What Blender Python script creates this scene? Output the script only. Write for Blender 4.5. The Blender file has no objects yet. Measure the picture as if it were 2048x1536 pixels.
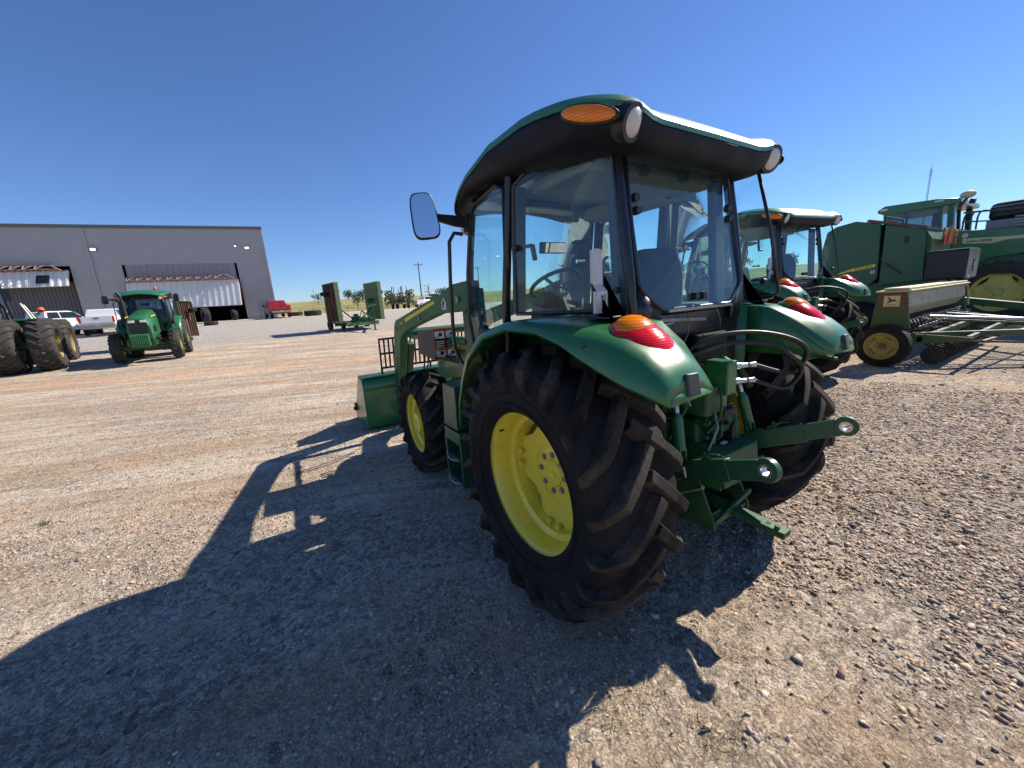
import bpy, bmesh, math, random
import numpy as np
from mathutils import Vector, Matrix, noise
random.seed(7); np.random.seed(7)
PI = math.pi; rad = math.radians
sc = bpy.context.scene; COL = sc.collection

# ---------------------------------------------------------------- camera
CAM = Vector((-2.012, -1.622, 1.687)); YAW, PITCH, ROLL, FPX = 0.548, 0.216, -0.066, 765.5
def cam_axes():
    f = Vector((math.sin(YAW)*math.cos(PITCH), math.cos(YAW)*math.cos(PITCH), -math.sin(PITCH)))
    r = Vector((math.cos(YAW), -math.sin(YAW), 0)); u = r.cross(f)
    r2 = math.cos(ROLL)*r + math.sin(ROLL)*u; u2 = -math.sin(ROLL)*r + math.cos(ROLL)*u
    return r2, u2, f
_r, _u, _f = cam_axes()
cd = bpy.data.cameras.new('camera'); cd.sensor_width = 36; cd.lens = FPX/2048*36
cd.clip_start = 0.05; cd.clip_end = 4000
cam = bpy.data.objects.new('camera', cd); COL.objects.link(cam)
cam.matrix_world = Matrix((( _r.x, _u.x, -_f.x, CAM.x), (_r.y, _u.y, -_f.y, CAM.y), (_r.z, _u.z, -_f.z, CAM.z), (0, 0, 0, 1)))
sc.camera = cam

# ---------------------------------------------------------------- light
SUN_EL = rad(40.5); SUN_AZ = rad(-3)          # azimuth measured from +X towards +Y
w = bpy.data.worlds.new('World'); sc.world = w; w.use_nodes = True
nt = w.node_tree; bg = nt.nodes['Background']
sky = nt.nodes.new('ShaderNodeTexSky'); sky.sky_type = 'NISHITA'; sky.sun_disc = False
sky.sun_elevation = SUN_EL; sky.sun_rotation = PI/2 - SUN_AZ
sky.air_density = 1.0; sky.dust_density = 0.0; sky.ozone_density = 4.5; sky.altitude = 300
tn = nt.nodes.new('ShaderNodeMix'); tn.data_type = 'RGBA'; tn.blend_type = 'MULTIPLY'; tn.inputs[0].default_value = 1; tn.inputs[7].default_value = (0.57, 0.68, 0.89, 1)
nt.links.new(sky.outputs[0], tn.inputs[6]); nt.links.new(tn.outputs[2], bg.inputs[0]); bg.inputs[1].default_value = 0.092
sl = bpy.data.lights.new('sun', 'SUN'); sl.energy = 4.2; sl.angle = rad(0.55); sl.color = (1.0, 0.92, 0.79)
so = bpy.data.objects.new('sun', sl); COL.objects.link(so)
sd = Vector((math.cos(SUN_EL)*math.cos(SUN_AZ), math.cos(SUN_EL)*math.sin(SUN_AZ), math.sin(SUN_EL)))
so.rotation_euler = sd.to_track_quat('Z', 'Y').to_euler(); so.location = (40, 0, 40)
sc.view_settings.view_transform = 'Standard'; sc.view_settings.look = 'None'
sc.view_settings.exposure = 0.80; sc.view_settings.gamma = 1
sc.render.engine = 'CYCLES'; sc.cycles.use_denoising = True
sc.cycles.max_bounces = 10; sc.cycles.transparent_max_bounces = 24; sc.cycles.caustics_reflective = False; sc.cycles.caustics_refractive = False

# ---------------------------------------------------------------- materials
def newmat(name):
    m = bpy.data.materials.new(name); m.use_nodes = True
    return m, m.node_tree, m.node_tree.nodes['Principled BSDF']
def N(t, kind, **kw):
    n = t.nodes.new(kind)
    for k, v in kw.items():
        if k.startswith('i_'): n.inputs[k[2:].replace('_', ' ')].default_value = v
        else: setattr(n, k, v)
    return n
def M_(t, op, a, b=None, c=None, clamp=False):
    n = N(t, 'ShaderNodeMath', operation=op); n.use_clamp = clamp
    for k, v in enumerate((a, b, c)):
        if v is None: continue
        if hasattr(v, 'is_output'): t.links.new(v, n.inputs[k])
        else: n.inputs[k].default_value = v
    return n.outputs[0]
def mixc(t, fac, a, b, mode='MIX'):
    n = t.nodes.new('ShaderNodeMix'); n.data_type = 'RGBA'; n.blend_type = mode
    for s, v in ((0, fac), (6, a), (7, b)):
        if hasattr(v, 'is_output'): t.links.new(v, n.inputs[s])
        else: n.inputs[s].default_value = v if s == 0 else (*v, 1) if len(v) == 3 else v
    return n.outputs[2]
def ramp(t, src, a, b, ca=(0,0,0), cb=(1,1,1)):
    n = t.nodes.new('ShaderNodeValToRGB'); t.links.new(src, n.inputs[0])
    n.color_ramp.elements[0].position = a; n.color_ramp.elements[1].position = b
    n.color_ramp.elements[0].color = (*ca, 1); n.color_ramp.elements[1].color = (*cb, 1)
    return n.outputs[0]
def noisen(t, scale, detail=4, rough=0.55, vec=None):
    n = N(t, 'ShaderNodeTexNoise'); n.inputs['Scale'].default_value = scale
    n.inputs['Detail'].default_value = detail; n.inputs['Roughness'].default_value = rough
    if vec is not None: t.links.new(vec, n.inputs['Vector'])
    return n.outputs[0]
def objvec(t): return N(t, 'ShaderNodeTexCoord').outputs['Object']
def bumpn(t, b, src, strength=0.3, dist=0.01, prev=None):
    n = N(t, 'ShaderNodeBump'); n.inputs['Strength'].default_value = strength; n.inputs['Distance'].default_value = dist
    t.links.new(src, n.inputs['Height'])
    if prev is not None: t.links.new(prev, n.inputs['Normal'])
    if b is not None: t.links.new(n.outputs[0], b.inputs['Normal'])
    return n.outputs[0]
def paint(name, col, rough=0.38, coat=0.25, metal=0.0, dirt=0.25, dirtcol=(0.22, 0.17, 0.12), scale=6, bump=0.03, spec=0.5):
    m, t, b = newmat(name); v = objvec(t)
    n1 = noisen(t, scale, 6, 0.62, v); n2 = noisen(t, scale*7, 3, 0.6, v)
    f = N(t, 'ShaderNodeMath', operation='MULTIPLY'); t.links.new(ramp(t, n1, 0.48, 0.72), f.inputs[0]); f.inputs[1].default_value = dirt
    c = mixc(t, f.outputs[0], col, dirtcol)
    c2 = mixc(t, 0.12, c, ramp(t, n2, 0.35, 0.65, tuple(x*0.5 for x in col), tuple(min(1, x*1.5) for x in col)))
    n3 = noisen(t, scale*22, 5, 0.75, v); c2 = mixc(t, M_(t, 'MULTIPLY', ramp(t, n3, 0.60, 0.70), min(0.5, 0.12+dirt)), c2, tuple(min(1, 0.5*x+0.6*y) for x, y in zip(col, dirtcol)))
    t.links.new(c2, b.inputs['Base Color'])
    t.links.new(ramp(t, n1, 0.3, 0.8, (rough*0.8,)*3, (min(1, rough*1.5),)*3), b.inputs['Roughness'])
    b.inputs['Specular IOR Level'].default_value = spec; b.inputs['Metallic'].default_value = metal; b.inputs['Coat Weight'].default_value = coat; b.inputs['Coat Roughness'].default_value = 0.12
    if bump: bumpn(t, b, n2, bump, 0.01)
    return m
def glassmat(name, tint=(0.79, 0.98, 0.96), dirt=0.085, haze_film=(0.22, 0.36, 0.55)):  # dirt sets how much bluish sky haze is painted over the panes
    m, t, b = newmat(name); out = t.nodes['Material Output']; t.nodes.remove(b)
    tr = N(t, 'ShaderNodeBsdfTransparent'); tr.inputs[0].default_value = (*tint, 1)
    gl = N(t, 'ShaderNodeBsdfGlossy'); gl.inputs['Roughness'].default_value = 0.02; gl.inputs['Color'].default_value = (0.95, 0.98, 1, 1)
    df = N(t, 'ShaderNodeBsdfDiffuse'); df.inputs[0].default_value = (*haze_film, 1)
    fr = N(t, 'ShaderNodeFresnel'); fr.inputs[0].default_value = 1.5
    m1 = N(t, 'ShaderNodeMixShader'); t.links.new(fr.outputs[0], m1.inputs[0]); t.links.new(tr.outputs[0], m1.inputs[1]); t.links.new(gl.outputs[0], m1.inputs[2])
    m2 = N(t, 'ShaderNodeMixShader'); v = objvec(t)
    n1 = noisen(t, 5, 6, 0.6, v)
    t.links.new(ramp(t, n1, 0.3, 0.75, (dirt*0.5,)*3, (dirt*1.6,)*3), m2.inputs[0])
    t.links.new(m1.outputs[0], m2.inputs[1]); t.links.new(df.outputs[0], m2.inputs[2]); t.links.new(m2.outputs[0], out.inputs[0])
    return m
def rubber(name, col=(0.018, 0.017, 0.018), dustcol=(0.17, 0.13, 0.10), dust=0.5, lugdust=False):
    m, t, b = newmat(name); v = objvec(t)
    n1 = noisen(t, 3.5, 8, 0.65, v); n2 = noisen(t, 60, 4, 0.7, v)
    f = N(t, 'ShaderNodeMath', operation='MULTIPLY'); t.links.new(ramp(t, n1, 0.4, 0.75), f.inputs[0]); t.links.new(ramp(t, n2, 0.3, 0.7, (dust*0.3,)*3, (dust,)*3), f.inputs[1])
    fac = f.outputs[0]
    t.links.new(mixc(t, fac, col, dustcol), b.inputs['Base Color'])
    b.inputs['Roughness'].default_value = 0.78; b.inputs['Specular IOR Level'].default_value = 0.2
    bumpn(t, b, n2, 0.25, 0.004)
    return m
M = {}
M['green'] = paint('green_paint', (0.018, 0.142, 0.045), 0.36, 0.4, dirt=0.14)
M['green_loader'] = paint('loader_green_paint', (0.016, 0.125, 0.035), 0.5, 0.08, dirt=0.12, scale=3)
M['box_grey'] = paint('dark_grey_box', (0.030, 0.028, 0.028), 0.5, 0.0, dirt=0.35)
M['green_dusty'] = paint('dusty_green_paint', (0.03, 0.15, 0.035), 0.5, 0.1, dirt=0.45)
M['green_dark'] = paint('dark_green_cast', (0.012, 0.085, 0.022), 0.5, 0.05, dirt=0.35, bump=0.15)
M['green_old'] = paint('faded_green_paint', (0.10, 0.17, 0.07), 0.6, 0.0, dirt=0.6, dirtcol=(0.2, 0.13, 0.09))
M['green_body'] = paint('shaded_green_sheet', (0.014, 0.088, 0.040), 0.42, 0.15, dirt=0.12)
M['rim'] = paint('yellow_rim_paint', (0.84, 0.68, 0.07), 0.32, 0.3, dirt=0.12, dirtcol=(0.3, 0.2, 0.06))
M['rim_old'] = paint('old_yellow_rim_paint', (0.36, 0.29, 0.08), 0.6, 0.0, dirt=0.5, dirtcol=(0.22, 0.15, 0.08))
M['rim_pale'] = paint('pale_yellow_rim', (0.78, 0.62, 0.15), 0.5, 0.0, dirt=0.35, dirtcol=(0.3, 0.22, 0.1))
M['drill'] = paint('drill_green_paint', (0.055, 0.105, 0.045), 0.6, 0.0, dirt=0.5, dirtcol=(0.16, 0.12, 0.08))
M['tyre'] = rubber('tyre_rubber', (0.012, 0.0125, 0.015), (0.09, 0.07, 0.06), 0.35)
M['lug'] = rubber('worn_lug_rubber', (0.012, 0.011, 0.011), (0.27, 0.215, 0.16), 0.55)
M['tyre_far'] = rubber('dusty_tyre_rubber', (0.045, 0.043, 0.043), (0.16, 0.13, 0.11), 0.6)
M['roof_black'] = paint('roof_moulding', (0.008, 0.010, 0.017), 0.5, 0.0, spec=0.22, dirt=0.05, dirtcol=(0.03, 0.03, 0.035))
M['plastic'] = paint('black_plastic', (0.012, 0.012, 0.014), 0.42, 0.0, dirt=0.15, dirtcol=(0.07, 0.06, 0.055))
M['plastic_grey'] = paint('grey_plastic', (0.045, 0.045, 0.05), 0.5, 0.0, dirt=0.2)
M['frame'] = paint('black_frame_paint', (0.012, 0.013, 0.016), 0.3, 0.2, dirt=0.1, dirtcol=(0.07, 0.06, 0.05))
M['liner'] = paint('beige_headliner', (0.42, 0.40, 0.33), 0.8, 0.0, dirt=0.1)
M['interior'] = paint('grey_cab_trim', (0.16, 0.165, 0.17), 0.7, 0.0, dirt=0.1)
M['seat'] = paint('dark_seat_fabric', (0.05, 0.052, 0.06), 0.85, 0.0, dirt=0.15)
M['steel'] = paint('bright_steel', (0.55, 0.56, 0.58), 0.3, 0.0, metal=0.9, dirt=0.2)
M['steel_dull'] = paint('dull_steel', (0.30, 0.30, 0.30), 0.5, 0.0, metal=0.6, dirt=0.4)
M['white_metal'] = paint('light_grey_bracket', (0.55, 0.55, 0.56), 0.4, 0.1, dirt=0.25)
M['rust'] = paint('rusty_iron', (0.13, 0.07, 0.045), 0.85, 0.0, dirt=0.6, dirtcol=(0.25, 0.17, 0.12), bump=0.3)
M['black_iron'] = paint('black_iron', (0.02, 0.016, 0.015), 0.5, 0.0, dirt=0.4, dirtcol=(0.12, 0.05, 0.03))
M['glass'] = glassmat('tinted_cab_glass')
M['glass_dark'] = glassmat('dark_cab_glass', (0.30, 0.38, 0.42), 0.03)
M['mirror'], _t, _b = newmat('mirror_silvering'); _b.inputs['Metallic'].default_value = 1; _b.inputs['Roughness'].default_value = 0.03; _b.inputs['Base Color'].default_value = (0.82, 0.84, 0.86, 1)
def lens(name, col, rough=0.18, em=0.0, ribs=34):
    m, t, b = newmat(name); v = objvec(t)
    wv = N(t, 'ShaderNodeTexWave'); wv.inputs['Scale'].default_value = ribs; wv.bands_direction = 'Z'; t.links.new(v, wv.inputs['Vector'])
    t.links.new(mixc(t, wv.outputs[1], tuple(x*0.78 for x in col), tuple(min(1, x*1.2) for x in col)), b.inputs['Base Color'])
    b.inputs['Roughness'].default_value = rough; b.inputs['Coat Weight'].default_value = 0.4; b.inputs['Coat Roughness'].default_value = 0.05; b.inputs['Specular IOR Level'].default_value = 0.3
    b.inputs['Subsurface Weight'].default_value = 0.45; b.inputs['Subsurface Radius'].default_value = (0.05, 0.02, 0.01); b.inputs['Subsurface Scale'].default_value = 0.3
    bumpn(t, b, wv.outputs[1], 0.12, 0.002)
    return m
M['red'] = lens('red_lens', (0.78, 0.006, 0.014)); M['amber'] = lens('amber_lens', (0.95, 0.23, 0.006), ribs=26)
M['lampglass'] = lens('clear_lamp_lens', (0.62, 0.62, 0.58), 0.15, ribs=60)
M['white'] = paint('white_paint', (0.78, 0.78, 0.77), 0.3, 0.3, dirt=0.08)
M['redcar'] = paint('red_car_paint', (0.36, 0.012, 0.018), 0.25, 0.6, dirt=0.05)
M['carglass'], _t, _b = newmat('car_glass'); _b.inputs['Base Color'].default_value = (0.015, 0.02, 0.025, 1); _b.inputs['Roughness'].default_value = 0.06
M['yellow'] = paint('yellow_decal', (0.80, 0.62, 0.03), 0.4, 0.1, dirt=0.1)
M['cream'] = paint('cream_decal', (0.62, 0.56, 0.33), 0.5, 0.0, dirt=0.25)
M['black'] = paint('black_ink', (0.015, 0.015, 0.015), 0.5, 0.0, dirt=0.1)
M['label_white'] = paint('white_label', (0.70, 0.70, 0.70), 0.4, 0.0, dirt=0.1)
M['label_red'] = paint('red_label_ink', (0.50, 0.05, 0.03), 0.4, 0.0, dirt=0.1)
M['label_orange'] = paint('orange_label_ink', (0.75, 0.20, 0.03), 0.4, 0.0, dirt=0.1)
M['orange'] = paint('orange_marker', (0.80, 0.09, 0.03), 0.4, 0.2, dirt=0.1)
M['ochre'] = paint('ochre_inner_rim', (0.62, 0.38, 0.01), 0.4, 0.2, dirt=0.1)
M['alum'] = paint('galvanised_sheet', (0.40, 0.38, 0.24), 0.5, 0.0, metal=0.0, dirt=0.45, dirtcol=(0.25, 0.25, 0.2))
M['panel_grey'] = paint('grey_sheet', (0.27, 0.28, 0.30), 0.5, 0.0, dirt=0.15)
M['wood'] = paint('weathered_wood', (0.10, 0.08, 0.06), 0.9, 0.0, dirt=0.4)

# ---------------------------------------------------------------- mesh helpers
class MB:
    def __init__(s): s.v = []; s.f = []; s.mi = []; s.m = 0
    def add(s, vs, fs, mat=None):
        o = len(s.v); s.v.extend([tuple(v) for v in vs])
        for f in fs: s.f.append(tuple(o+i for i in f)); s.mi.append(s.m if mat is None else mat)
        return s
    def box(s, c, d, rot=None, taper=None, mat=None):
        hx, hy, hz = d[0]/2, d[1]/2, d[2]/2; tx, ty = taper or (1, 1)
        vs = [Vector((x*hx*(tx if z > 0 else 1), y*hy*(ty if z > 0 else 1), z*hz)) for z in (-1, 1) for y in (-1, 1) for x in (-1, 1)]
        if rot is not None:
            R = rot if isinstance(rot, Matrix) else Matrix.Rotation(rot[2], 3, 'Z') @ Matrix.Rotation(rot[1], 3, 'Y') @ Matrix.Rotation(rot[0], 3, 'X')
            vs = [R @ v for v in vs]
        c = Vector(c); return s.add([v+c for v in vs], [(0,2,3,1), (4,5,7,6), (0,1,5,4), (2,6,7,3), (0,4,6,2), (1,3,7,5)], mat)
    def bar(s, p0, p1, w, h=None, up=(0,0,1), mat=None):
        h = h or w; p0, p1 = Vector(p0), Vector(p1); d = (p1-p0)
        if d.length < 1e-6: return s
        z = d.normalized(); u = Vector(up)
        if abs(z.dot(u)) > 0.97: u = Vector((0, 1, 0))
        x = u.cross(z).normalized(); y = z.cross(x)
        vs = [p + x*a*w/2 + y*b*h/2 for p in (p0, p1) for b in (-1, 1) for a in (-1, 1)]
        return s.add(vs, [(0,2,3,1), (4,5,7,6), (0,1,5,4), (2,6,7,3), (0,4,6,2), (1,3,7,5)], mat)
    def tube(s, pts, r, n=8, closed=False, caps=True, mat=None):
        pts = [Vector(p) for p in pts]; k = len(pts); rs = r if isinstance(r, (list, tuple)) else [r]*k
        rings = []; prev = None
        for i, p in enumerate(pts):
            a = pts[i-1] if (i > 0 or closed) else p; b = pts[(i+1) % k] if (i < k-1 or closed) else p
            t = (b-a).normalized() if (b-a).length > 1e-9 else Vector((0,0,1))
            if prev is None:
                u = Vector((0,0,1)) if abs(t.z) < 0.9 else Vector((1,0,0)); x = u.cross(t).normalized()
            else: x = (prev - t*prev.dot(t)).normalized()
            prev = x; y = t.cross(x)
            rings.append([p + (x*math.cos(2*PI*j/n) + y*math.sin(2*PI*j/n))*rs[i] for j in range(n)])
        vs = [v for r_ in rings for v in r_]; fs = []
        for i in range(k if closed else k-1):
            a, b = i*n, ((i+1) % k)*n
            for j in range(n): fs.append((a+j, a+(j+1) % n, b+(j+1) % n, b+j))
        if caps and not closed: fs.append(tuple(range(n))[::-1]); fs.append(tuple((k-1)*n+j for j in range(n)))
        return s.add(vs, fs, mat)
    def cyl(s, p0, p1, r0, r1=None, n=16, mat=None): return s.tube([p0, p1], [r0, r0 if r1 is None else r1], n, mat=mat)
    def lathe(s, prof, c=(0,0,0), axis='x', n=48, caps=False, a0=0, a1=2*PI, mat=None):
        full = abs(a1-a0-2*PI) < 1e-6; m = n if full else n+1; c = Vector(c); vs = []
        for i in range(m):
            a = a0+(a1-a0)*i/n; ca, sa = math.cos(a), math.sin(a)
            for (x, r) in prof:
                p = {'x': (x, r*ca, r*sa), 'y': (r*ca, x, r*sa), 'z': (r*ca, r*sa, x)}[axis]; vs.append(c+Vector(p))
        k = len(prof); fs = []
        for i in range(n):
            a, b = i*k, ((i+1) % m)*k
            for j in range(k-1): fs.append((a+j, a+j+1, b+j+1, b+j))
        if caps: fs.append(tuple(i*k for i in range(m))); fs.append(tuple(i*k+k-1 for i in range(m))[::-1])
        return s.add(vs, fs, mat)
    def prism(s, poly, plane, a0, a1, mat=None):
        def P(u, v, a): return {'yz': (a, u, v), 'xz': (u, a, v), 'xy': (u, v, a)}[plane]
        k = len(poly); vs = [P(u, v, a0) for u, v in poly] + [P(u, v, a1) for u, v in poly]
        return s.add(vs, [tuple(range(k)), tuple(range(2*k-1, k-1, -1))] + [(i, i+k, (i+1) % k+k, (i+1) % k) for i in range(k)], mat)
    def poly(s, pts, mat=None): return s.add(pts, [tuple(range(len(pts)))], mat)
    def grid(s, P, cu=False, cv=False, mat=None):
        a, b = len(P), len(P[0]); vs = [v for row in P for v in row]; fs = []
        for i in range(a if cu else a-1):
            for j in range(b if cv else b-1):
                fs.append((i*b+j, i*b+(j+1) % b, ((i+1) % a)*b+(j+1) % b, ((i+1) % a)*b+j))
        return s.add(vs, fs, mat)
    def ball(s, c, r, n=16, rot=None, half=False, mat=None):
        r = (r, r, r) if isinstance(r, (int, float)) else r; P = []; c = Vector(c); m = n//2 if not half else n//4
        top = PI if not half else PI/2
        for i in range(m+1):
            ph = top*i/m; row = []
            for j in range(n):
                th = 2*PI*j/n; v = Vector((math.sin(ph)*math.cos(th)*r[0], math.sin(ph)*math.sin(th)*r[1], math.cos(ph)*r[2]))
                row.append(c + (rot @ v if rot is not None else v))
            P.append(row)
        return s.grid(P, cv=True, mat=mat)
    def mirror_x(s):
        o = len(s.v); k = len(s.f); s.v.extend([(-x, y, z) for x, y, z in s.v[:o]])
        for i in range(k): s.f.append(tuple(o+j for j in reversed(s.f[i]))); s.mi.append(s.mi[i])
        return s
    def build(s, name, mats, parent=None, smooth=35, bevel=0, solid=0, loc=None, rot=None, norm=True):
        me = bpy.data.meshes.new(name); me.from_pydata(s.v, [], s.f)
        mats = mats if isinstance(mats, (list, tuple)) else [mats]
        for m in mats: me.materials.append(M[m] if isinstance(m, str) else m)
        if len(mats) > 1: me.polygons.foreach_set('material_index', s.mi)
        if norm:
            b = bmesh.new(); b.from_mesh(me); bmesh.ops.remove_doubles(b, verts=b.verts, dist=1e-5) if norm == 2 else None
            bmesh.ops.recalc_face_normals(b, faces=b.faces); b.to_mesh(me); b.free()
        if smooth:
            me.polygons.foreach_set('use_smooth', [True]*len(me.polygons)); me.set_sharp_from_angle(angle=rad(smooth))
        me.update()
        o = bpy.data.objects.new(name, me); COL.objects.link(o)
        if parent is not None: o.parent = parent
        if loc is not None: o.location = loc
        if rot is not None: o.rotation_euler = rot
        if solid:
            md = o.modifiers.new('solid', 'SOLIDIFY'); md.thickness = solid; md.offset = 0
        if bevel:
            md = o.modifiers.new('bevel', 'BEVEL'); md.width = bevel; md.segments = 2; md.limit_method = 'ANGLE'; md.angle_limit = rad(35)
        return o
def build_each(m, name, mats, parent=None, smooth=35, near=0.0, **kw):
    # one mesh object per separate piece; pieces whose centres lie within `near` stay together
    par = list(range(len(m.v)))
    def find(a):
        while par[a] != a: par[a] = par[par[a]]; a = par[a]
        return a
    for f in m.f:
        r = find(f[0])
        for i in f[1:]: par[find(i)] = r
    comp = {}
    for k, f in enumerate(m.f): comp.setdefault(find(f[0]), []).append(k)
    groups = []
    for fs in comp.values():
        ids = {i for k in fs for i in m.f[k]}; c = sum((Vector(m.v[i]) for i in ids), Vector())/len(ids)
        for g in groups:
            if near and (g[0]-c).length < near: g[1].extend(fs); break
        else: groups.append([c, list(fs)])
    for c, fs in groups:
        n = MB(); mp = {}
        for k in fs:
            for i in m.f[k]:
                if i not in mp: mp[i] = len(n.v); n.v.append(m.v[i])
            n.f.append(tuple(mp[i] for i in m.f[k])); n.mi.append(m.mi[k])
        n.build(name, mats, parent, smooth, **kw)
def tag(o, label=None, cat=None, group=None, kind=None):
    if label: o['label'] = label
    if cat: o['category'] = cat
    if group: o['group'] = group
    if kind: o['kind'] = kind
    return o
def empty(name, loc=(0,0,0), rz=0, parent=None, scale=1):
    o = bpy.data.objects.new(name, None); COL.objects.link(o); o.location = loc; o.rotation_euler = (0, 0, rz); o.empty_display_size = 0.2
    o.scale = (scale,)*3
    if parent is not None: o.parent = parent
    return o
def copy_tree(o, parent=None):
    c = o.copy(); COL.objects.link(c); c.parent = parent
    for ch in [x for x in bpy.data.objects if x.parent == o]: copy_tree(ch, c)
    return c
def text(name, s, size, mat, parent, Mx, extrude=0.0006):
    cu = bpy.data.curves.new(name, 'FONT'); cu.body = s; cu.size = size; cu.extrude = extrude; cu.align_x = 'CENTER'; cu.align_y = 'CENTER'; cu.offset = size*0.012
    t = bpy.data.objects.new(name+'_tmp', cu); COL.objects.link(t)
    dg = bpy.context.evaluated_depsgraph_get(); me = bpy.data.meshes.new_from_object(t.evaluated_get(dg)); bpy.data.objects.remove(t)
    me.materials.clear(); me.materials.append(M[mat])
    o = bpy.data.objects.new(name, me); COL.objects.link(o); o.parent = parent; o.matrix_local = Mx
    return o
def frame_mx(o, x, y, s=(1, 1, 1)):
    x = Vector(x).normalized(); y = Vector(y); y = (y - x*y.dot(x)).normalized(); z = x.cross(y)
    return Matrix(((x.x*s[0], y.x*s[1], z.x*s[2], o[0]), (x.y*s[0], y.y*s[1], z.y*s[2], o[1]), (x.z*s[0], y.z*s[1], z.z*s[2], o[2]), (0, 0, 0, 1)))

# ---------------------------------------------------------------- terrain
def smst(a, b, t):
    t = min(1, max(0, (t-a)/(b-a))); return t*t*(3-2*t)
def H(x, y):
    h = 1.45*smst(12, 56, y)
    r = math.hypot(x, y)
    if r > 90: h += 11.5*smst(100, 430, r)*(0.9+0.25*noise.noise(Vector((x*0.004, y*0.004, 3.1)))) + (3.0*smst(150, 420, x) )
    if r < 30: h += 0.010*noise.noise(Vector((x*1.3, y*1.3, 0)))*smst(0.0, 1.0, r) + 0.006*noise.noise(Vector((x*5, y*5, 4))) + 0.004*noise.noise(Vector((x*14, y*14, 7)))
    if r < 7:
        # tyre prints pressed into the dirt behind the tractor
        for (x0, y0, x1, y1, wd, dp) in ((-.95, -1.05, 1.5, .1, .11, .016), (-.35, -1.2, 2.6, -.1, .10, .010), (-4.5, 4.6, -1.4, 2.5, .14, .010), (-5, 1.9, -2.2, .1, .15, .010)):
            dx, dy = x1-x0, y1-y0; L = math.hypot(dx, dy); a = ((x-x0)*dx+(y-y0)*dy)/L; b = ((x-x0)*dy-(y-y0)*dx)/L
            if -.3 < a < L+.3 and abs(b) < wd*1.5:
                e = smst(-.3, .2, a)*smst(L+.3, L-.2, a); k = (a+abs(b)*.9)/.085
                h += e*dp*(-smst(wd, wd*.8, abs(b))*(0.6+0.4*(1 if (k % 1) < .45 else -1)) + 0.6*smst(wd*1.5, wd*1.15, abs(b))*smst(wd*.85, wd*1.1, abs(b)))
    return h
def build_ground():
    n = 250; a = 7.8; s = 1600/math.sinh(a)
    u = [s*math.sinh(a*i/n) for i in range(-n, n+1)]
    xs = [-1.3+t for t in u]; ys = [0.2+t for t in u]
    vs = [(x, y, H(x, y)) for x in xs for y in ys]; k = len(ys)
    i, j = np.meshgrid(np.arange(len(xs)-1), np.arange(k-1), indexing='ij'); b = (i*k+j).ravel()
    fs = np.stack([b, b+k, b+k+1, b+1], 1)
    me = bpy.data.meshes.new('ground'); me.from_pydata(vs, [], fs.tolist())
    me.polygons.foreach_set('use_smooth', [True]*len(me.polygons)); me.materials.append(ground_mat())
    o = bpy.data.objects.new('ground', me); COL.objects.link(o); o['kind'] = 'structure'
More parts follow.
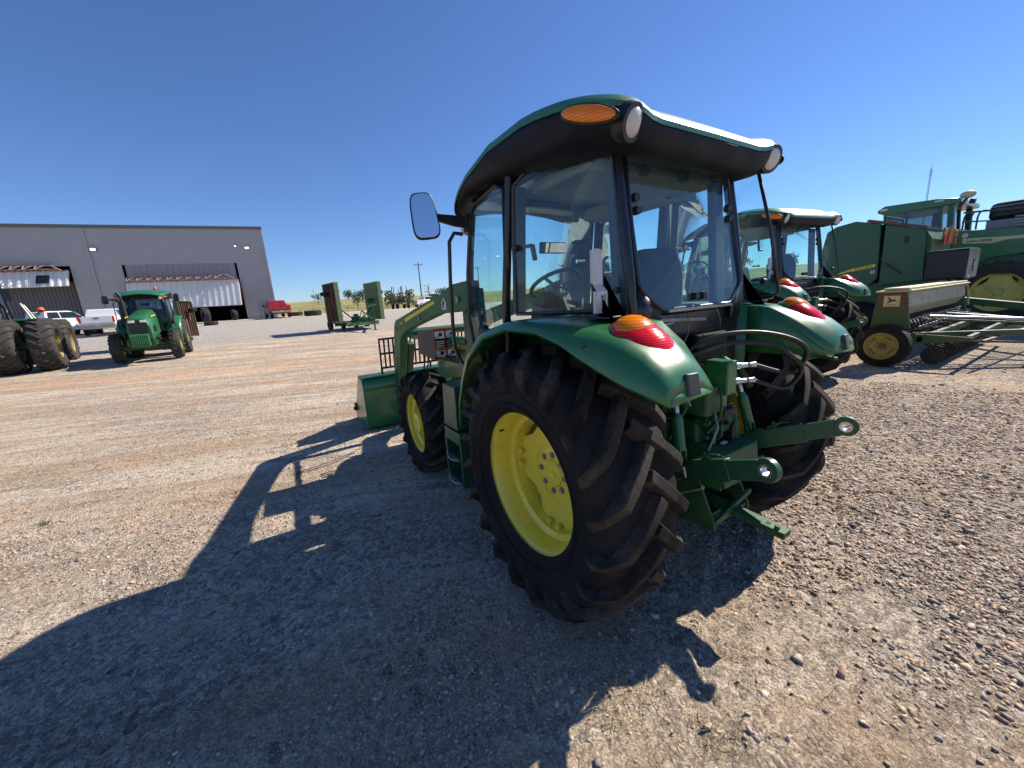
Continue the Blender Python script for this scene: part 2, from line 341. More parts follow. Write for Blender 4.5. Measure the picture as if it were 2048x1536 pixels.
def ground_mat():
    m, t, b = newmat('gravel_and_dirt'); pos = N(t, 'ShaderNodeNewGeometry').outputs['Position']
    sx = N(t, 'ShaderNodeSeparateXYZ'); t.links.new(pos, sx.inputs[0]); X, Y, Z = sx.outputs
    big = noisen(t, 0.35, 6, 0.6, pos); mid = noisen(t, 1.6, 6, 0.62, pos); fine = noisen(t, 26, 5, 0.7, pos)
    def stones(scale, seed):
        mp = N(t, 'ShaderNodeMapping'); t.links.new(pos, mp.inputs[0]); mp.inputs['Location'].default_value = (seed, seed*2, 0)
        wob = N(t, 'ShaderNodeTexVoronoi'); wob.inputs['Scale'].default_value = scale; wob.inputs['Randomness'].default_value = 1
        t.links.new(mp.outputs[0], wob.inputs['Vector']); return wob
    v1 = stones(34, 1.3); v2 = stones(70, 4.7); v3 = stones(13, 2.2)
    # traffic streaks: noise drawn out along the wheel tracks that cross the yard
    uu = M_(t, 'ADD', M_(t, 'MULTIPLY', X, 0.37), M_(t, 'MULTIPLY', Y, 0.93)); vv = M_(t, 'SUBTRACT', M_(t, 'MULTIPLY', X, 0.16), M_(t, 'MULTIPLY', Y, 0.06))
    cb = N(t, 'ShaderNodeCombineXYZ'); t.links.new(uu, cb.inputs[0]); t.links.new(vv, cb.inputs[1]); streak = noisen(t, 1.1, 7, 0.65, cb.outputs[0]); streak2 = noisen(t, 4.5, 5, 0.6, cb.outputs[0])
    # dirt and gravel shares: gravel grows to the right of the tractor and on the grey road by the shed
    dirt = mixc(t, ramp(t, mid, 0.35, 0.7), (0.40, 0.30, 0.205), (0.64, 0.51, 0.365))
    dirt = mixc(t, ramp(t, fine, 0.35, 0.75), dirt, (0.48, 0.385, 0.295))
    dirt = mixc(t, ramp(t, streak, 0.42, 0.60), dirt, (0.66, 0.59, 0.50)); dirt = mixc(t, ramp(t, streak2, 0.50, 0.70), dirt, (0.40, 0.29, 0.21))
    # orange-red wheel track: a band along a line in front of the parked machines
    ln = M_(t, 'ADD', M_(t, 'MULTIPLY', X, 0.40), Y); ln = M_(t, 'ADD', ln, M_(t, 'MULTIPLY', mid, 1.6))
    band = M_(t, 'SUBTRACT', 1.0, M_(t, 'ABSOLUTE', M_(t, 'DIVIDE', M_(t, 'SUBTRACT', ln, 13.4), 1.9)), clamp=True)
    ln2 = M_(t, 'SUBTRACT', 1.0, M_(t, 'ABSOLUTE', M_(t, 'DIVIDE', M_(t, 'SUBTRACT', ln, 10.2), 0.6)), clamp=True)
    redspots = ramp(t, noisen(t, 0.8, 6, 0.62, M_vec(t, pos, (7, 3, 0))), 0.52, 0.66)
    redm = M_(t, 'MAXIMUM', M_(t, 'MAXIMUM', band, M_(t, 'MULTIPLY', ln2, 0.5)), M_(t, 'MULTIPLY', redspots, 0.60))
    redm = M_(t, 'MULTIPLY', redm, ramp(t, noisen(t, 2.6, 5, 0.65, pos), 0.32, 0.62))
    dirt = mixc(t, M_(t, 'MULTIPLY', redm, 0.68), dirt, (0.62, 0.33, 0.17))
    # stone colours, one per voronoi cell
    sc1 = N(t, 'ShaderNodeSeparateColor'); t.links.new(v1.outputs['Color'], sc1.inputs[0])
    sc3 = N(t, 'ShaderNodeSeparateColor'); t.links.new(v3.outputs['Color'], sc3.inputs[0])
    sc2 = N(t, 'ShaderNodeSeparateColor'); t.links.new(v2.outputs['Color'], sc2.inputs[0])
    def stonecol(sep):
        c = ramp(t, sep.outputs[0], 0.0, 1.0, (0.12, 0.12, 0.125), (0.62, 0.57, 0.51)); return mixc(t, M_(t, 'MULTIPLY', sep.outputs[1], 0.4), c, (0.46, 0.34, 0.25))
    gr = mixc(t, 0.5, stonecol(sc1), stonecol(sc2))
    right = M_(t, 'MULTIPLY', M_(t, 'ADD', M_(t, 'SUBTRACT', X, M_(t, 'MULTIPLY', Y, 0.9)), 0.4), 0.35, clamp=True)
    rd = M_(t, 'SUBTRACT', 1.0, M_(t, 'ABSOLUTE', M_(t, 'DIVIDE', M_(t, 'SUBTRACT', M_(t, 'ADD', Y, M_(t, 'MULTIPLY', mid, 3.0)), 40.0), 17.0)), clamp=True)
    rd = ramp(t, rd, 0.05, 0.35)
    g0 = M_(t, 'ADD', M_(t, 'MULTIPLY', big, 1.0), M_(t, 'MULTIPLY', mid, 0.5))
    gm = ramp(t, M_(t, 'ADD', g0, M_(t, 'MULTIPLY', streak2, 0.35)), 0.84, 1.06)
    gm = M_(t, 'MAXIMUM', M_(t, 'MULTIPLY', gm, 0.55), M_(t, 'MAXIMUM', M_(t, 'MULTIPLY', M_(t, 'MULTIPLY', right, ramp(t, M_(t, 'ADD', M_(t, 'MULTIPLY', mid, 0.6), M_(t, 'MULTIPLY', big, 0.5)), 0.42, 0.62)), 0.85), rd))
    gm = M_(t, 'MULTIPLY', gm, M_(t, 'SUBTRACT', 1.0, M_(t, 'MULTIPLY', redm, 0.8)))
    sel = M_(t, 'MULTIPLY', gm, ramp(t, M_(t, 'ADD', sc1.outputs[2], gm), 0.45, 0.75))
    col = mixc(t, sel, dirt, gr)
    # sparse larger stones showing in the dirt
    rare = M_(t, 'MULTIPLY', M_(t, 'GREATER_THAN', sc3.outputs[2], 0.72), M_(t, 'LESS_THAN', v3.outputs['Distance'], 0.32))
    col = mixc(t, M_(t, 'MULTIPLY', rare, 0.7), col, stonecol(sc3))
    far = M_(t, 'MULTIPLY', rd, 0.75); col = mixc(t, far, col, mixc(t, ramp(t, noisen(t, 5, 6, 0.8, pos), 0.3, 0.7), (0.34, 0.335, 0.34), (0.62, 0.60, 0.57)))
    spk = M_(t, 'ADD', M_(t, 'MULTIPLY', sc1.outputs[0], 0.55), M_(t, 'MULTIPLY', sc2.outputs[1], 0.45))
    col = mixc(t, M_(t, 'ADD', M_(t, 'MULTIPLY', gm, 0.65), M_(t, 'MULTIPLY', mid, 0.55), clamp=True), col, ramp(t, spk, 0.18, 0.82, (0.50, 0.48, 0.47), (1.45, 1.45, 1.42)), 'MULTIPLY')
    grit = noisen(t, 95, 4, 0.75, pos); col = mixc(t, 1.0, col, ramp(t, grit, 0.34, 0.66, (0.58, 0.55, 0.53), (1.42, 1.42, 1.40)), 'MULTIPLY')
    pits = ramp(t, noisen(t, 11, 6, 0.75, pos), 0.30, 0.42, (0.62, 0.58, 0.55), (1, 1, 1)); col = mixc(t, 1.0, col, pits, 'MULTIPLY')
    # soil scale darkening where stones pack, then dry pasture beyond the yard
    R = M_(t, 'SQRT', M_(t, 'ADD', M_(t, 'MULTIPLY', X, X), M_(t, 'MULTIPLY', Y, Y)))
    grass = ramp(t, M_(t, 'ADD', M_(t, 'DIVIDE', R, 200.0), M_(t, 'MULTIPLY', mid, 0.02)), 0.44, 0.455)
    gcol = mixc(t, ramp(t, noisen(t, 0.05, 8, 0.7, pos), 0.4, 0.62), (0.20, 0.19, 0.065), (0.40, 0.33, 0.15))
    col = mixc(t, 1.0, col, (1.16, 1.12, 1.08), 'MULTIPLY'); col = mixc(t, grass, col, gcol)
    t.links.new(col, b.inputs['Base Color']); b.inputs['Roughness'].default_value = 0.95; b.inputs['Specular IOR Level'].default_value = 0.15
    h1 = M_(t, 'MULTIPLY', M_(t, 'SUBTRACT', 0.6, v1.outputs['Distance']), M_(t, 'ADD', M_(t, 'MULTIPLY', gm, 0.75), 0.10))
    h2 = M_(t, 'MULTIPLY', M_(t, 'SUBTRACT', 0.6, v2.outputs['Distance']), 0.35)
    h = M_(t, 'ADD', M_(t, 'ADD', h1, h2), M_(t, 'MULTIPLY', M_(t, 'MULTIPLY', rare, M_(t, 'SUBTRACT', 0.4, v3.outputs['Distance'])), 2.5))
    p = bumpn(t, None, h, 1.0, 0.034)
    bumpn(t, b, M_(t, 'ADD', M_(t, 'ADD', M_(t, 'MULTIPLY', fine, 1.1), M_(t, 'MULTIPLY', noisen(t, 60, 6, 0.8, pos), 0.55)), M_(t, 'MULTIPLY', noisen(t, 5, 6, 0.7, pos), 2.4)), 0.85, 0.036, prev=p)
    return m
def M_vec(t, v, off):
    mp = N(t, 'ShaderNodeMapping'); t.links.new(v, mp.inputs[0]); mp.inputs['Location'].default_value = off; return mp.outputs[0]

def rocks(name, n, rmax, seed, smin, smax, kind_label, power=1.0, mask=None):
    rng = np.random.default_rng(seed)
    ph = (1+5**0.5)/2
    iv = np.array([(-1,ph,0),(1,ph,0),(-1,-ph,0),(1,-ph,0),(0,-1,ph),(0,1,ph),(0,-1,-ph),(0,1,-ph),(ph,0,-1),(ph,0,1),(-ph,0,-1),(-ph,0,1)], float); iv /= np.linalg.norm(iv[0])
    it = np.array([(0,11,5),(0,5,1),(0,1,7),(0,7,10),(0,10,11),(1,5,9),(5,11,4),(11,10,2),(10,7,6),(7,1,8),(3,9,4),(3,4,2),(3,2,6),(3,6,8),(3,8,9),(4,9,5),(2,4,11),(6,2,10),(8,6,7),(9,8,1)])
    pos = []
    while len(pos) < n:
        k = n*2; r = 0.5 + (rmax-0.5)*rng.random(k)**power; a = YAW + (rng.random(k)-0.5)*rad(125)
        x = CAM.x + r*np.sin(a); y = CAM.y + r*np.cos(a)
        for xx, yy, rr in zip(x, y, r):
            d = 0.5+0.5*noise.noise(Vector((xx*0.5, yy*0.5, seed))) + 0.35*noise.noise(Vector((xx*2.1, yy*2.1, seed)))
            g = min(1, max(0, (xx - 0.9*yy + 0.2)*0.35))
            if mask == 'pack': keep = d*0.85+g*0.30*(0.4+d) > 0.34+rng.random()*0.50
            else: keep = rng.random() < 0.25+0.5*d+0.3*g
            if keep: pos.append((xx, yy, rr))
            if len(pos) >= n: break
    pos = np.array(pos); g = np.clip((pos[:,0]-0.9*pos[:,1]+0.2)*0.35, 0, 1)
    s = smin*(smax/smin)**(rng.random(n)**3.0)*(0.80+0.40*g)
    q_ = rng.normal(size=(n, 12, 3))*0.26
    V = iv[None]+q_; sc3_ = np.stack([s*(0.8+0.7*rng.random(n)), s*(0.6+0.5*rng.random(n)), s*(0.35+0.4*rng.random(n))], 1)
    V = V*sc3_[:, None, :]
    th = rng.random(n)*2*PI; c, sn = np.cos(th)[:, None], np.sin(th)[:, None]
    X = V[:,:,0]*c - V[:,:,1]*sn; Y = V[:,:,0]*sn + V[:,:,1]*c; tl = rng.normal(size=(n, 1))*0.35
    Z = V[:,:,2] + X*tl
    hz = np.array([H(a, b_) for a, b_ in pos[:, :2]])
    X += pos[:,0:1]; Y += pos[:,1:2]; Z += (hz + sc3_[:,2]*0.25)[:, None]
    vs = np.stack([X, Y, Z], 2).reshape(-1, 3); F = (it[None]+np.arange(n)[:, None, None]*12).reshape(-1, 3)
    me = bpy.data.meshes.new(name); me.vertices.add(len(vs)); me.vertices.foreach_set('co', vs.astype(np.float32).ravel())
    me.loops.add(F.size); me.loops.foreach_set('vertex_index', F.astype(np.int32).ravel())
    me.polygons.add(len(F)); me.polygons.foreach_set('loop_start', np.arange(0, F.size, 3, dtype=np.int32)); me.polygons.foreach_set('loop_total', np.full(len(F), 3, np.int32))
    me.update(calc_edges=True)
    base = np.array([(0.30,0.28,0.26), (0.18,0.18,0.19), (0.42,0.38,0.34), (0.24,0.26,0.28), (0.36,0.26,0.19), (0.10,0.10,0.11), (0.55,0.52,0.48), (0.30,0.20,0.17), (0.33,0.27,0.20), (0.38,0.30,0.22)])
    ci = base[rng.choice(10, n, p=[.2,.14,.12,.12,.1,.06,.03,.06,.09,.08])]*(0.8+0.4*rng.random((n, 1)))*np.array([1.62, 1.38, 1.12])
    at = me.attributes.new('tint', 'FLOAT_COLOR', 'POINT'); at.data.foreach_set('color', np.repeat(np.concatenate([ci, np.ones((n, 1))], 1), 12, axis=0).astype(np.float32).ravel())
    me.materials.append(rock_mat())
    o = bpy.data.objects.new(name, me); COL.objects.link(o); o['kind'] = 'stuff'; o['category'] = 'gravel'; o['label'] = kind_label
    return o
_rm = []
def rock_mat():
    if _rm: return _rm[0]
    m, t, b = newmat('stone'); a = N(t, 'ShaderNodeAttribute', attribute_name='tint'); n = noisen(t, 120, 4, 0.7, N(t, 'ShaderNodeNewGeometry').outputs['Position'])
    t.links.new(mixc(t, 0.35, a.outputs[0], ramp(t, n, 0.3, 0.7, (0.16, 0.14, 0.12), (0.5, 0.45, 0.4))), b.inputs['Base Color'])
    b.inputs['Roughness'].default_value = 0.9; b.inputs['Specular IOR Level'].default_value = 0.25; bumpn(t, b, n, 0.3, 0.003); _rm.append(m); return m

# ---------------------------------------------------------------- wheels
def tyre_parts(R, W, rr, nl, lh, sweep=0.34, lw=0.052, seg=64, stations=8):
    """carcass and lugs of a bar-tread tyre around the X axis; rolling forward (+Y) leads with the apex"""
    Rc = R-lh; h = W/2
    half = [(0, Rc), (0.22*W, Rc-0.004), (0.38*W, Rc-0.020*R), (0.46*W, Rc-0.055*R), (0.50*W, Rc-0.11*R), (0.52*W, Rc-0.19*R), (0.515*W, (Rc+rr)/2), (0.485*W, rr+0.10*(R-rr)), (0.44*W, rr+0.01), (0.41*W, rr-0.004)]
    prof = [(-x, r) for x, r in reversed(half)] + half[1:]
    car = MB(); car.lathe(prof, n=seg)
    for i in range(2):     # moulded rings on the sidewall
        s = 1 if i else -1
        for rr2 in (rr+0.16*(R-rr), rr+0.34*(R-rr)):
            xx = 0.508*W if rr2 < (Rc+rr)/2 else 0.517*W
            car.tube([(s*xx, rr2*math.cos(a), rr2*math.sin(a)) for a in np.linspace(0, 2*PI, seg, endpoint=False)], 0.004, 4, closed=True)
    pts = [Vector((x, r)) for x, r in half[:7]]; cum = [0]
    for a, b in zip(pts, pts[1:]): cum.append(cum[-1]+(b-a).length)
    tot = cum[5] + (cum[6]-cum[5])*0.10
    def S(u):
        d = max(0, u)*tot
        for i in range(len(cum)-1):
            if d <= cum[i+1] or i == len(cum)-2:
                f = (d-cum[i])/(cum[i+1]-cum[i]); p = pts[i].lerp(pts[i+1], f); tn = (pts[i+1]-pts[i]).normalized(); return p, tn
    lug = MB()
    for side in (-1, 1):
        for k in range(nl):
            a0 = 2*PI*(k+(0.5 if side > 0 else 0))/nl; rows = []
            for j in range(stations):
                u = -0.07+1.07*j/(stations-1); uu = max(0, u); p, tn = S(uu)
                x = p.x if u >= 0 else u*tot; nx, nr = -tn.y*1.0, tn.x
                if j < 5: nx *= 0.35; nr = math.sqrt(max(0, 1-nx*nx))
                a = a0 + sweep*(max(u, -0.07)**1 if u < 0.75 else 0.75+(u-0.75)*0.35)
                f = min(1, (u+0.07)/0.05) ; wb = lw*(1.0-0.18*uu); wt = wb*0.70
                hh = lh*(1 if u < 0.8 else max(0.15, 1-(u-0.8)/0.2*0.85))
                slope = sweep*p.y/(tot if u < 0.75 else tot*3); L = math.hypot(1, slope)
                def V(off, hgt):
                    # off is measured square to the bar: part runs round the tyre, part across it
                    xx = x - off*slope/L*0.9*(1 if u < 0.9 else 0) + nx*hgt; r = p.y + nr*hgt; aa = a + off/L/ p.y
                    return Vector((side*xx, r*math.cos(aa), r*math.sin(aa)))
                rows.append([V(-wb/2-0.006, -0.012), V(-wt/2, hh), V(wt/2, hh), V(wb/2+0.006, -0.012)])
            lug.grid(rows); n = len(lug.v)
            lug.f.append((n-4*stations, n-4*stations+1, n-4*stations+2, n-4*stations+3)); lug.mi.append(0)
            lug.f.append((n-1, n-2, n-3, n-4)); lug.mi.append(0)
    return car, lug
def rear_rim(rr, W):
    m = MB(); f = 0.41*W
    m.lathe([(-f-.012, rr+0.022), (-f-.004, rr+0.028), (-f+.012, rr+0.012), (-f+0.02, rr-0.012), (-f+.06, rr-0.022), (-.06, rr-0.028), (-0.05, rr-0.065), (0.05, rr-0.065), (0.065, rr-0.034), (0.10, rr-0.028), (f-.035, rr-0.020), (f-0.02, rr-0.008), (f-.005, rr+0.012), (f+.006, rr+0.026), (f+0.014, rr+0.020)], n=64)
    return m
def rear_disc(rr, W, lobes=4, x0=None):
    """scalloped centre plate bolted inside the rim"""
    P = []; nr, na = 12, 96; R0 = rr-0.045; x0 = 0.02 if x0 is None else x0
    for i in range(nr+1):
        row = []
        for j in range(na):
            th = 2*PI*j/na; c = 0.5+0.5*math.cos(lobes*th); edge = R0*(0.80+0.20*smst(0, 1, min(1, c*1.6))); r = 0.02+(edge-0.02)*(i/nr)
            t = r/R0; x = x0 - 0.022*smst(0.40, 0.52, t) + 0.012*smst(0.80, 0.95, t)
            row.append((x, r*math.cos(th), r*math.sin(th)))
        P.append(row)
    m = MB(); m.grid(P, cv=True); m.lathe([(x0+0.002, 0.0001), (x0+0.008, 0.03), (x0+0.008, 0.072), (x0+0.002, 0.078)], n=32)
    return m
def bolts(x, r, n, br=0.016, h=0.02, off=0):
    m = MB()
    for k in range(n):
        a = 2*PI*k/n+off; c = (x, r*math.cos(a), r*math.sin(a)); m.cyl(c, (x+h, c[1], c[2]), br, br*0.95, 6); m.cyl((x, c[1], c[2]), (x+0.004, c[1], c[2]), br*1.5, None, 12)
    return m
def front_disc(rr, W):
    m = MB(); m.lathe([(-0.015, rr-0.03), (-0.02, rr-0.075), (-0.045, rr-0.11), (-0.04, 0.17), (-0.035, 0.12), (0.085, 0.108), (0.110, 0.098), (0.115, 0.07), (0.118, 0.0001)], n=48); return m
_wc = {}
def wheel(parent, x, y, z, kind, side, P, toe=0):
    key = (kind, tuple(sorted((k, v) for k, v in P.items())))
    if key not in _wc:
        R, W, rr = P['R'], P['W'], P['rr']; far = P.get('far')
        car, lug = tyre_parts(R, W, rr, P.get('nl', 20), P.get('lh', 0.042), P.get('sweep', 0.36), P.get('lw', 0.055), 40 if far else 72, 6 if far else 8)
        wh = empty('wheel', parent=None)
        t = car.build('tyre', 'tyre_far' if far else 'tyre', wh, 30)
        lug.build('tread', 'tyre_far' if far else 'lug', wh, 25, bevel=0 if far else 0.004)
        rm = P.get('rimmat', 'rim')
        rear_rim(rr, W).build('rim', rm, wh, 40)
        if kind == 'rear':
            rear_disc(rr, W, x0=P.get('x0', 0.02)).build('wheel_disc', [rm, 'ochre'], wh, 40, solid=0.012)
            for k in range(4):
                tb = MB()
                for da in (-.13, .13): a = k*PI/2+da; r_ = rr-.075; cc = Vector((P.get('x0', 0.02)+.012, r_*math.cos(a), r_*math.sin(a))); tb.lathe([(0, .018), (.018, .020), (.020, .014), (.020, .0001)], tuple(cc), n=12)
                build_each(tb, 'rim_lug', rm, wh, 40)
            dk = MB()
            for a in (.6, 2.5, 3.6): dk.box((.41*W-.05, (rr-.024)*math.cos(a), (rr-.024)*math.sin(a)), (.03, .018, .003), Matrix.Rotation(a-PI/2, 3, 'X'))
            build_each(dk, 'rim_label', 'black', wh, 0, near=0)
            vs_ = MB(); vs_.cyl((.02, (rr-.07)*math.cos(1.9), (rr-.07)*math.sin(1.9)), (.06, (rr-.09)*math.cos(1.9), (rr-.09)*math.sin(1.9)), .006); vs_.build('valve_stem', 'plastic', wh, 40)
            build_each(bolts(P.get('x0', 0.02)+0.003, 0.108, 8, 0.0135, 0.016), 'wheel_bolt', 'steel_dull', wh, near=0.03)
        else:
            front_disc(rr, W).build('wheel_disc', rm, wh, 40, solid=0.01)
            build_each(bolts(-0.038, 0.185, 8, 0.013, 0.022, 0.2), 'wheel_bolt', 'steel_dull', wh, near=0.03)
        _wc[key] = wh; o = wh; o.parent = parent
    else: o = copy_tree(_wc[key], parent)
    o.location = (x, y, z); o.scale = (side, 1, 1); o.rotation_euler = (0, 0, toe)
    return o

# ---------------------------------------------------------------- tractor
def superell(a, t, p=4.0):
    c, s = math.cos(t), math.sin(t); return (abs(c)**(2/p)*(1 if c >= 0 else -1), abs(s)**(2/p)*(1 if s >= 0 else -1))
ROOF = dict(hx=0.80, y0=-0.435, y1=1.36)
def roof_ring(inset, z, n=72, zcurve=1.0, thin=0.0):
    P = []; R = ROOF; yc = (R['y0']+R['y1'])/2; hy = (R['y1']-R['y0'])/2
    for j in range(n):
        t = 2*PI*j/n; x, y = superell(0, t, 5.0)
        X = x*(R['hx']-inset)*(1.0-0.07*smst(0.4, 1.3, yc+y*hy)); Y = yc+y*(hy-inset)
        arch = -0.16*((Y-0.28)/0.9)**2 if Y > 0.28 else -0.115*((Y-0.28)/0.72)**2
        if Y > 0.28: arch *= 0.40+0.60*min(1, (X/0.72)**2)
        lift_ = 0.085*smst(0.55, 1.05, Y)*(1-min(1, (X/0.74)**4))*smst(0.09, 0.16, inset)*(1 if z < 2.47 else 0)
        b_ = smst(0.42, 0.60, abs(X))*smst(-0.05, -0.38, Y); Y += 0.035*smst(-0.2, -0.42, Y)*(1-b_)
        hump = 0.016*b_ - 0.006*(1-b_)*smst(-0.1, -0.38, Y) if inset < 0.13 else 0.0
        P.append((X, Y, z+arch*zcurve+hump+lift_+thin*0.58*smst(0.1, 1.1, Y)))
    return P
def build_roof(T, lbl=None):
    zs = 2.545
    cap = MB(); rings = [(-0.012, zs-0.030), (-0.012, zs-0.008), (0.006, zs+0.016), (0.05, zs+0.032), (0.10, zs+0.036), (0.14, zs+0.038), (0.17, zs+0.055), (0.24, zs+0.066), (0.40, zs+0.075), (0.62, zs+0.080)]
    P = [roof_ring(i, z) for i, z in rings]; cap.grid(P, cv=True); cap.poly(P[-1][::-1])
    cap.build('roof_cap', 'green', T, 30)
    sh = MB(); rings = [(-0.006, zs-0.031), (-0.002, zs-0.050), (0.006, zs-0.09), (0.022, zs-0.13), (0.055, zs-0.165), (0.11, zs-0.185), (0.24, zs-0.19)]
    P = [roof_ring(i, z, zcurve=1-0.06*k, thin=zs-z) for k, (i, z) in enumerate(rings)]; sh.grid(P, cv=True); sh.build('roof_shell', 'roof_black', T, 40, solid=0.01)
    # rear lamps set into the corner pods
    for s in (-1, 1):
        R_ = Matrix.Rotation(-s*rad(24), 3, 'Z') @ Matrix.Rotation(rad(17), 3, 'X') @ Matrix.Rotation(s*rad(-6), 3, 'Y')
        a = MB(); a.ball((s*0.742, -0.290, 2.424), (0.022, 0.128, 0.036), 24, R_); a.build('turn_signal', 'amber', T, 60)
        b = MB(); b.ball((s*0.737, -0.290, 2.423), (0.018, 0.139, 0.044), 24, R_); b.build('lamp_bezel', 'plastic', T, 60)
        d = Vector((-s*0.16, -0.9, -0.36)).normalized(); c = Vector((s*0.585, -0.375, 2.385))
        p = MB(); p.tube([c-d*0.10, c-d*0.06, c-d*0.01, c+d*0.022], [0.045, 0.070, 0.078, 0.073], 24); p.build('lamp_pod', 'plastic', T, 40)
        l = MB(); l.tube([c+d*0.012, c+d*0.026, c+d*0.032], [0.057, 0.053, 0.03], 24); l.build('work_light', 'lampglass', T, 60)
        d = Vector((s*0.2, 0.95, -0.15)).normalized(); c = Vector((s*0.55, 1.26, 2.27))
        l = MB(); l.tube([c, c+d*0.05, c+d*0.055], [0.05, 0.052, 0.04], 20); l.build('work_light', 'lampglass', T, 60)
        a = MB(); a.ball((s*0.66, 1.24, 2.30), (0.09, 0.03, 0.03), 20); a.build('turn_signal', 'amber', T, 60)
    # dark underside and headliner
    u = MB(); P = [roof_ring(0.14, 2.36, zcurve=0.35), roof_ring(0.30, 2.37, zcurve=0.3)]; u.grid(P, cv=True)
    u.box((0, -0.235, 2.345), (1.0, 0.06, 0.06)); u.build('roof_underside', 'frame', T, 40, solid=0.006)
    h = MB(); P = [roof_ring(0.20, 2.355, zcurve=0.25), roof_ring(0.25, 2.38, zcurve=0.25), roof_ring(0.5, 2.41, zcurve=0.2)]; h.grid(P, cv=True); h.poly(P[-1]); 
    h.build('headliner', 'liner', T, 40)
    h = MB(); h.box((0, 0.17, 2.345), (1.10, 0.52, 0.09), None, (0.96, 0.9)); h.box((0.46, 0.55, 2.33), (0.26, 0.75, 0.10), None, (0.9, 0.95)); h.box((-0.56, 0.60, 2.39), (0.12, 0.6, 0.05), None, (0.9, 0.95))
    h.build('air_duct', 'liner', T, 40, bevel=0.03)
    v = MB()
    for c in ((0.20, -0.085, 2.345), (-0.15, -0.085, 2.345), (0.44, 0.18, 2.335), (-0.38, -0.085, 2.345)):
        v.cyl(c, (c[0], c[1]-0.02, c[2]-0.004), 0.047, 0.045, 20)
        for k in (-1, 0, 1): v.box((c[0]+k*0.02, c[1]-0.024, c[2]), (0.004, 0.01, 0.07))
    build_each(v, 'air_vent', 'interior', T, 30, near=0.05)
def fender_mb(s):
    # stations: (y_top, z_top, y_lip, z_lip, x_in, x_out)
    st = [(0.985, 0.80, 0.93, 0.78, .47, .93), (0.955, 1.00, 0.87, 0.98, .47, .94), (0.87, 1.20, 0.77, 1.15, .47, .95), (0.73, 1.385, 0.64, 1.325, .47, .955), (0.50, 1.515, 0.40, 1.475, .47, .96), (0.22, 1.572, 0.14, 1.535, .47, .96), (-0.05, 1.578, -0.13, 1.53, .47, .96),
          (-0.24, 1.565, -0.31, 1.485, .47, .955), (-0.36, 1.555, -0.43, 1.432, .47, .95), (-0.47, 1.545, -0.54, 1.388, .48, .94), (-0.575, 1.515, -0.63, 1.350, .495, .925), (-0.665, 1.47, -0.70, 1.326, .52, .905), (-0.735, 1.415, -0.745, 1.306, .54, .885), (-0.774, 1.36, -0.776, 1.290, .565, .865), (-0.787, 1.315, -0.786, 1.282, .585, .845)]
    P = []; nj = 14
    for (yt, zt, yl, zl, xi, xo) in st:
        row = []
        for j in range(nj+1):
            u = j/nj; e = 0.5*PI*u
            if u < 0.5: k = u/0.5; x = xi+(xo-0.10*(xo-xi)/0.46-xi)*k*0.98; w = 0.10*k**3
            else:
                k = (u-0.5)/0.5; x0 = xi+(xo-0.10*(xo-xi)/0.46-xi)*0.98; x = x0+(xo-x0)*math.sin(k*PI/2); w = 0.10+0.90*(1-math.cos(k*PI/2))
            tail = smst(-0.45, -0.75, yt)     # the tail end rounds down on its inner side as well
            wi = tail*0.95*(1-min(1, u/0.28))**2
            ww = max(w, wi)
            row.append((s*x, yt+(yl-yt)*ww, zt+(zl-zt)*ww))
        # skirt on the outer lip
        xo_, yl_, zl_ = row[-1]; row.append((xo_-s*0.010, yl_, zl_-0.012))
        P.append(row)
    m = MB(); m.grid(P)
    # inner apron against the cab and the nose of the tail
    m.grid([[(s*0.47, y, z) for y, z in ((0.985, 0.80), (0.955, 1.0), (0.87, 1.2), (0.73, 1.385), (0.5, 1.515), (0.22, 1.572), (-0.05, 1.578), (-0.24, 1.565), (-0.37, 1.555))], [(s*0.47, y, max(1.02, 0.80) if y < .7 else 0.80) for y in (0.985, 0.955, 0.87, 0.73, 0.5, 0.22, -0.05, -0.24, -0.37)]])
    m.poly([P[-1][j] for j in range(len(P[-1]))])
    # inner side of the tail
    inn = [r[0] for r in P[8:]]; m.grid([inn, [(p[0]+s*0.01, p[1]+0.02, min(p[2]-.01, 1.275)) for p in inn]])
    return m
def steering(T, c=(0.0, 0.9, 1.79), r=0.205):
    c = Vector(c); R_ = Matrix.Rotation(rad(-28), 3, 'X'); m = MB()
    m.tube([c+R_ @ Vector((r*math.cos(a), r*math.sin(a), 0)) for a in np.linspace(0, 2*PI, 40, endpoint=False)], 0.016, 8, closed=True)
    for a in (90, 210, 330): m.bar(c+R_ @ Vector((0, 0, -0.03)), c+R_ @ Vector((r*math.cos(rad(a)), r*math.sin(rad(a)), 0)), 0.028, 0.012)
    m.cyl(c+R_ @ Vector((0, 0, -0.05)), c+R_ @ Vector((0, 0, -0.005)), 0.05, 0.04, 20)
    m.cyl(c+R_ @ Vector((0, 0, -0.05)), c+R_ @ Vector((0, 0.02, -0.55)), 0.035, 0.06, 16)
    return m.build('steering_wheel', 'plastic', T, 50)
def glass_poly(T, name, pts, mat='glass', bulge=None, frame=0.013, fname='window_frame', solid=False):
    """a pane fanned from its centre with a rubber frame round its edge"""
    P = [Vector(p) for p in pts]; c = sum(P, Vector())/len(P)
    if bulge: c = c+Vector(bulge)
    m = MB(); rows = [[c.lerp(p, f) + (Vector(bulge)*(1-f*f) if bulge else Vector()) - (Vector(bulge)*(1-f) if bulge else Vector()) for p in P] for f in (0.0001, 0.35, 0.7, 1.0)]
    m.grid(rows, cv=True); o = m.build(name, mat, T, 60)
    if frame: f = MB(); f.tube(pts, frame, 8, closed=True); f.build(fname, 'frame', o, 60)
    return o
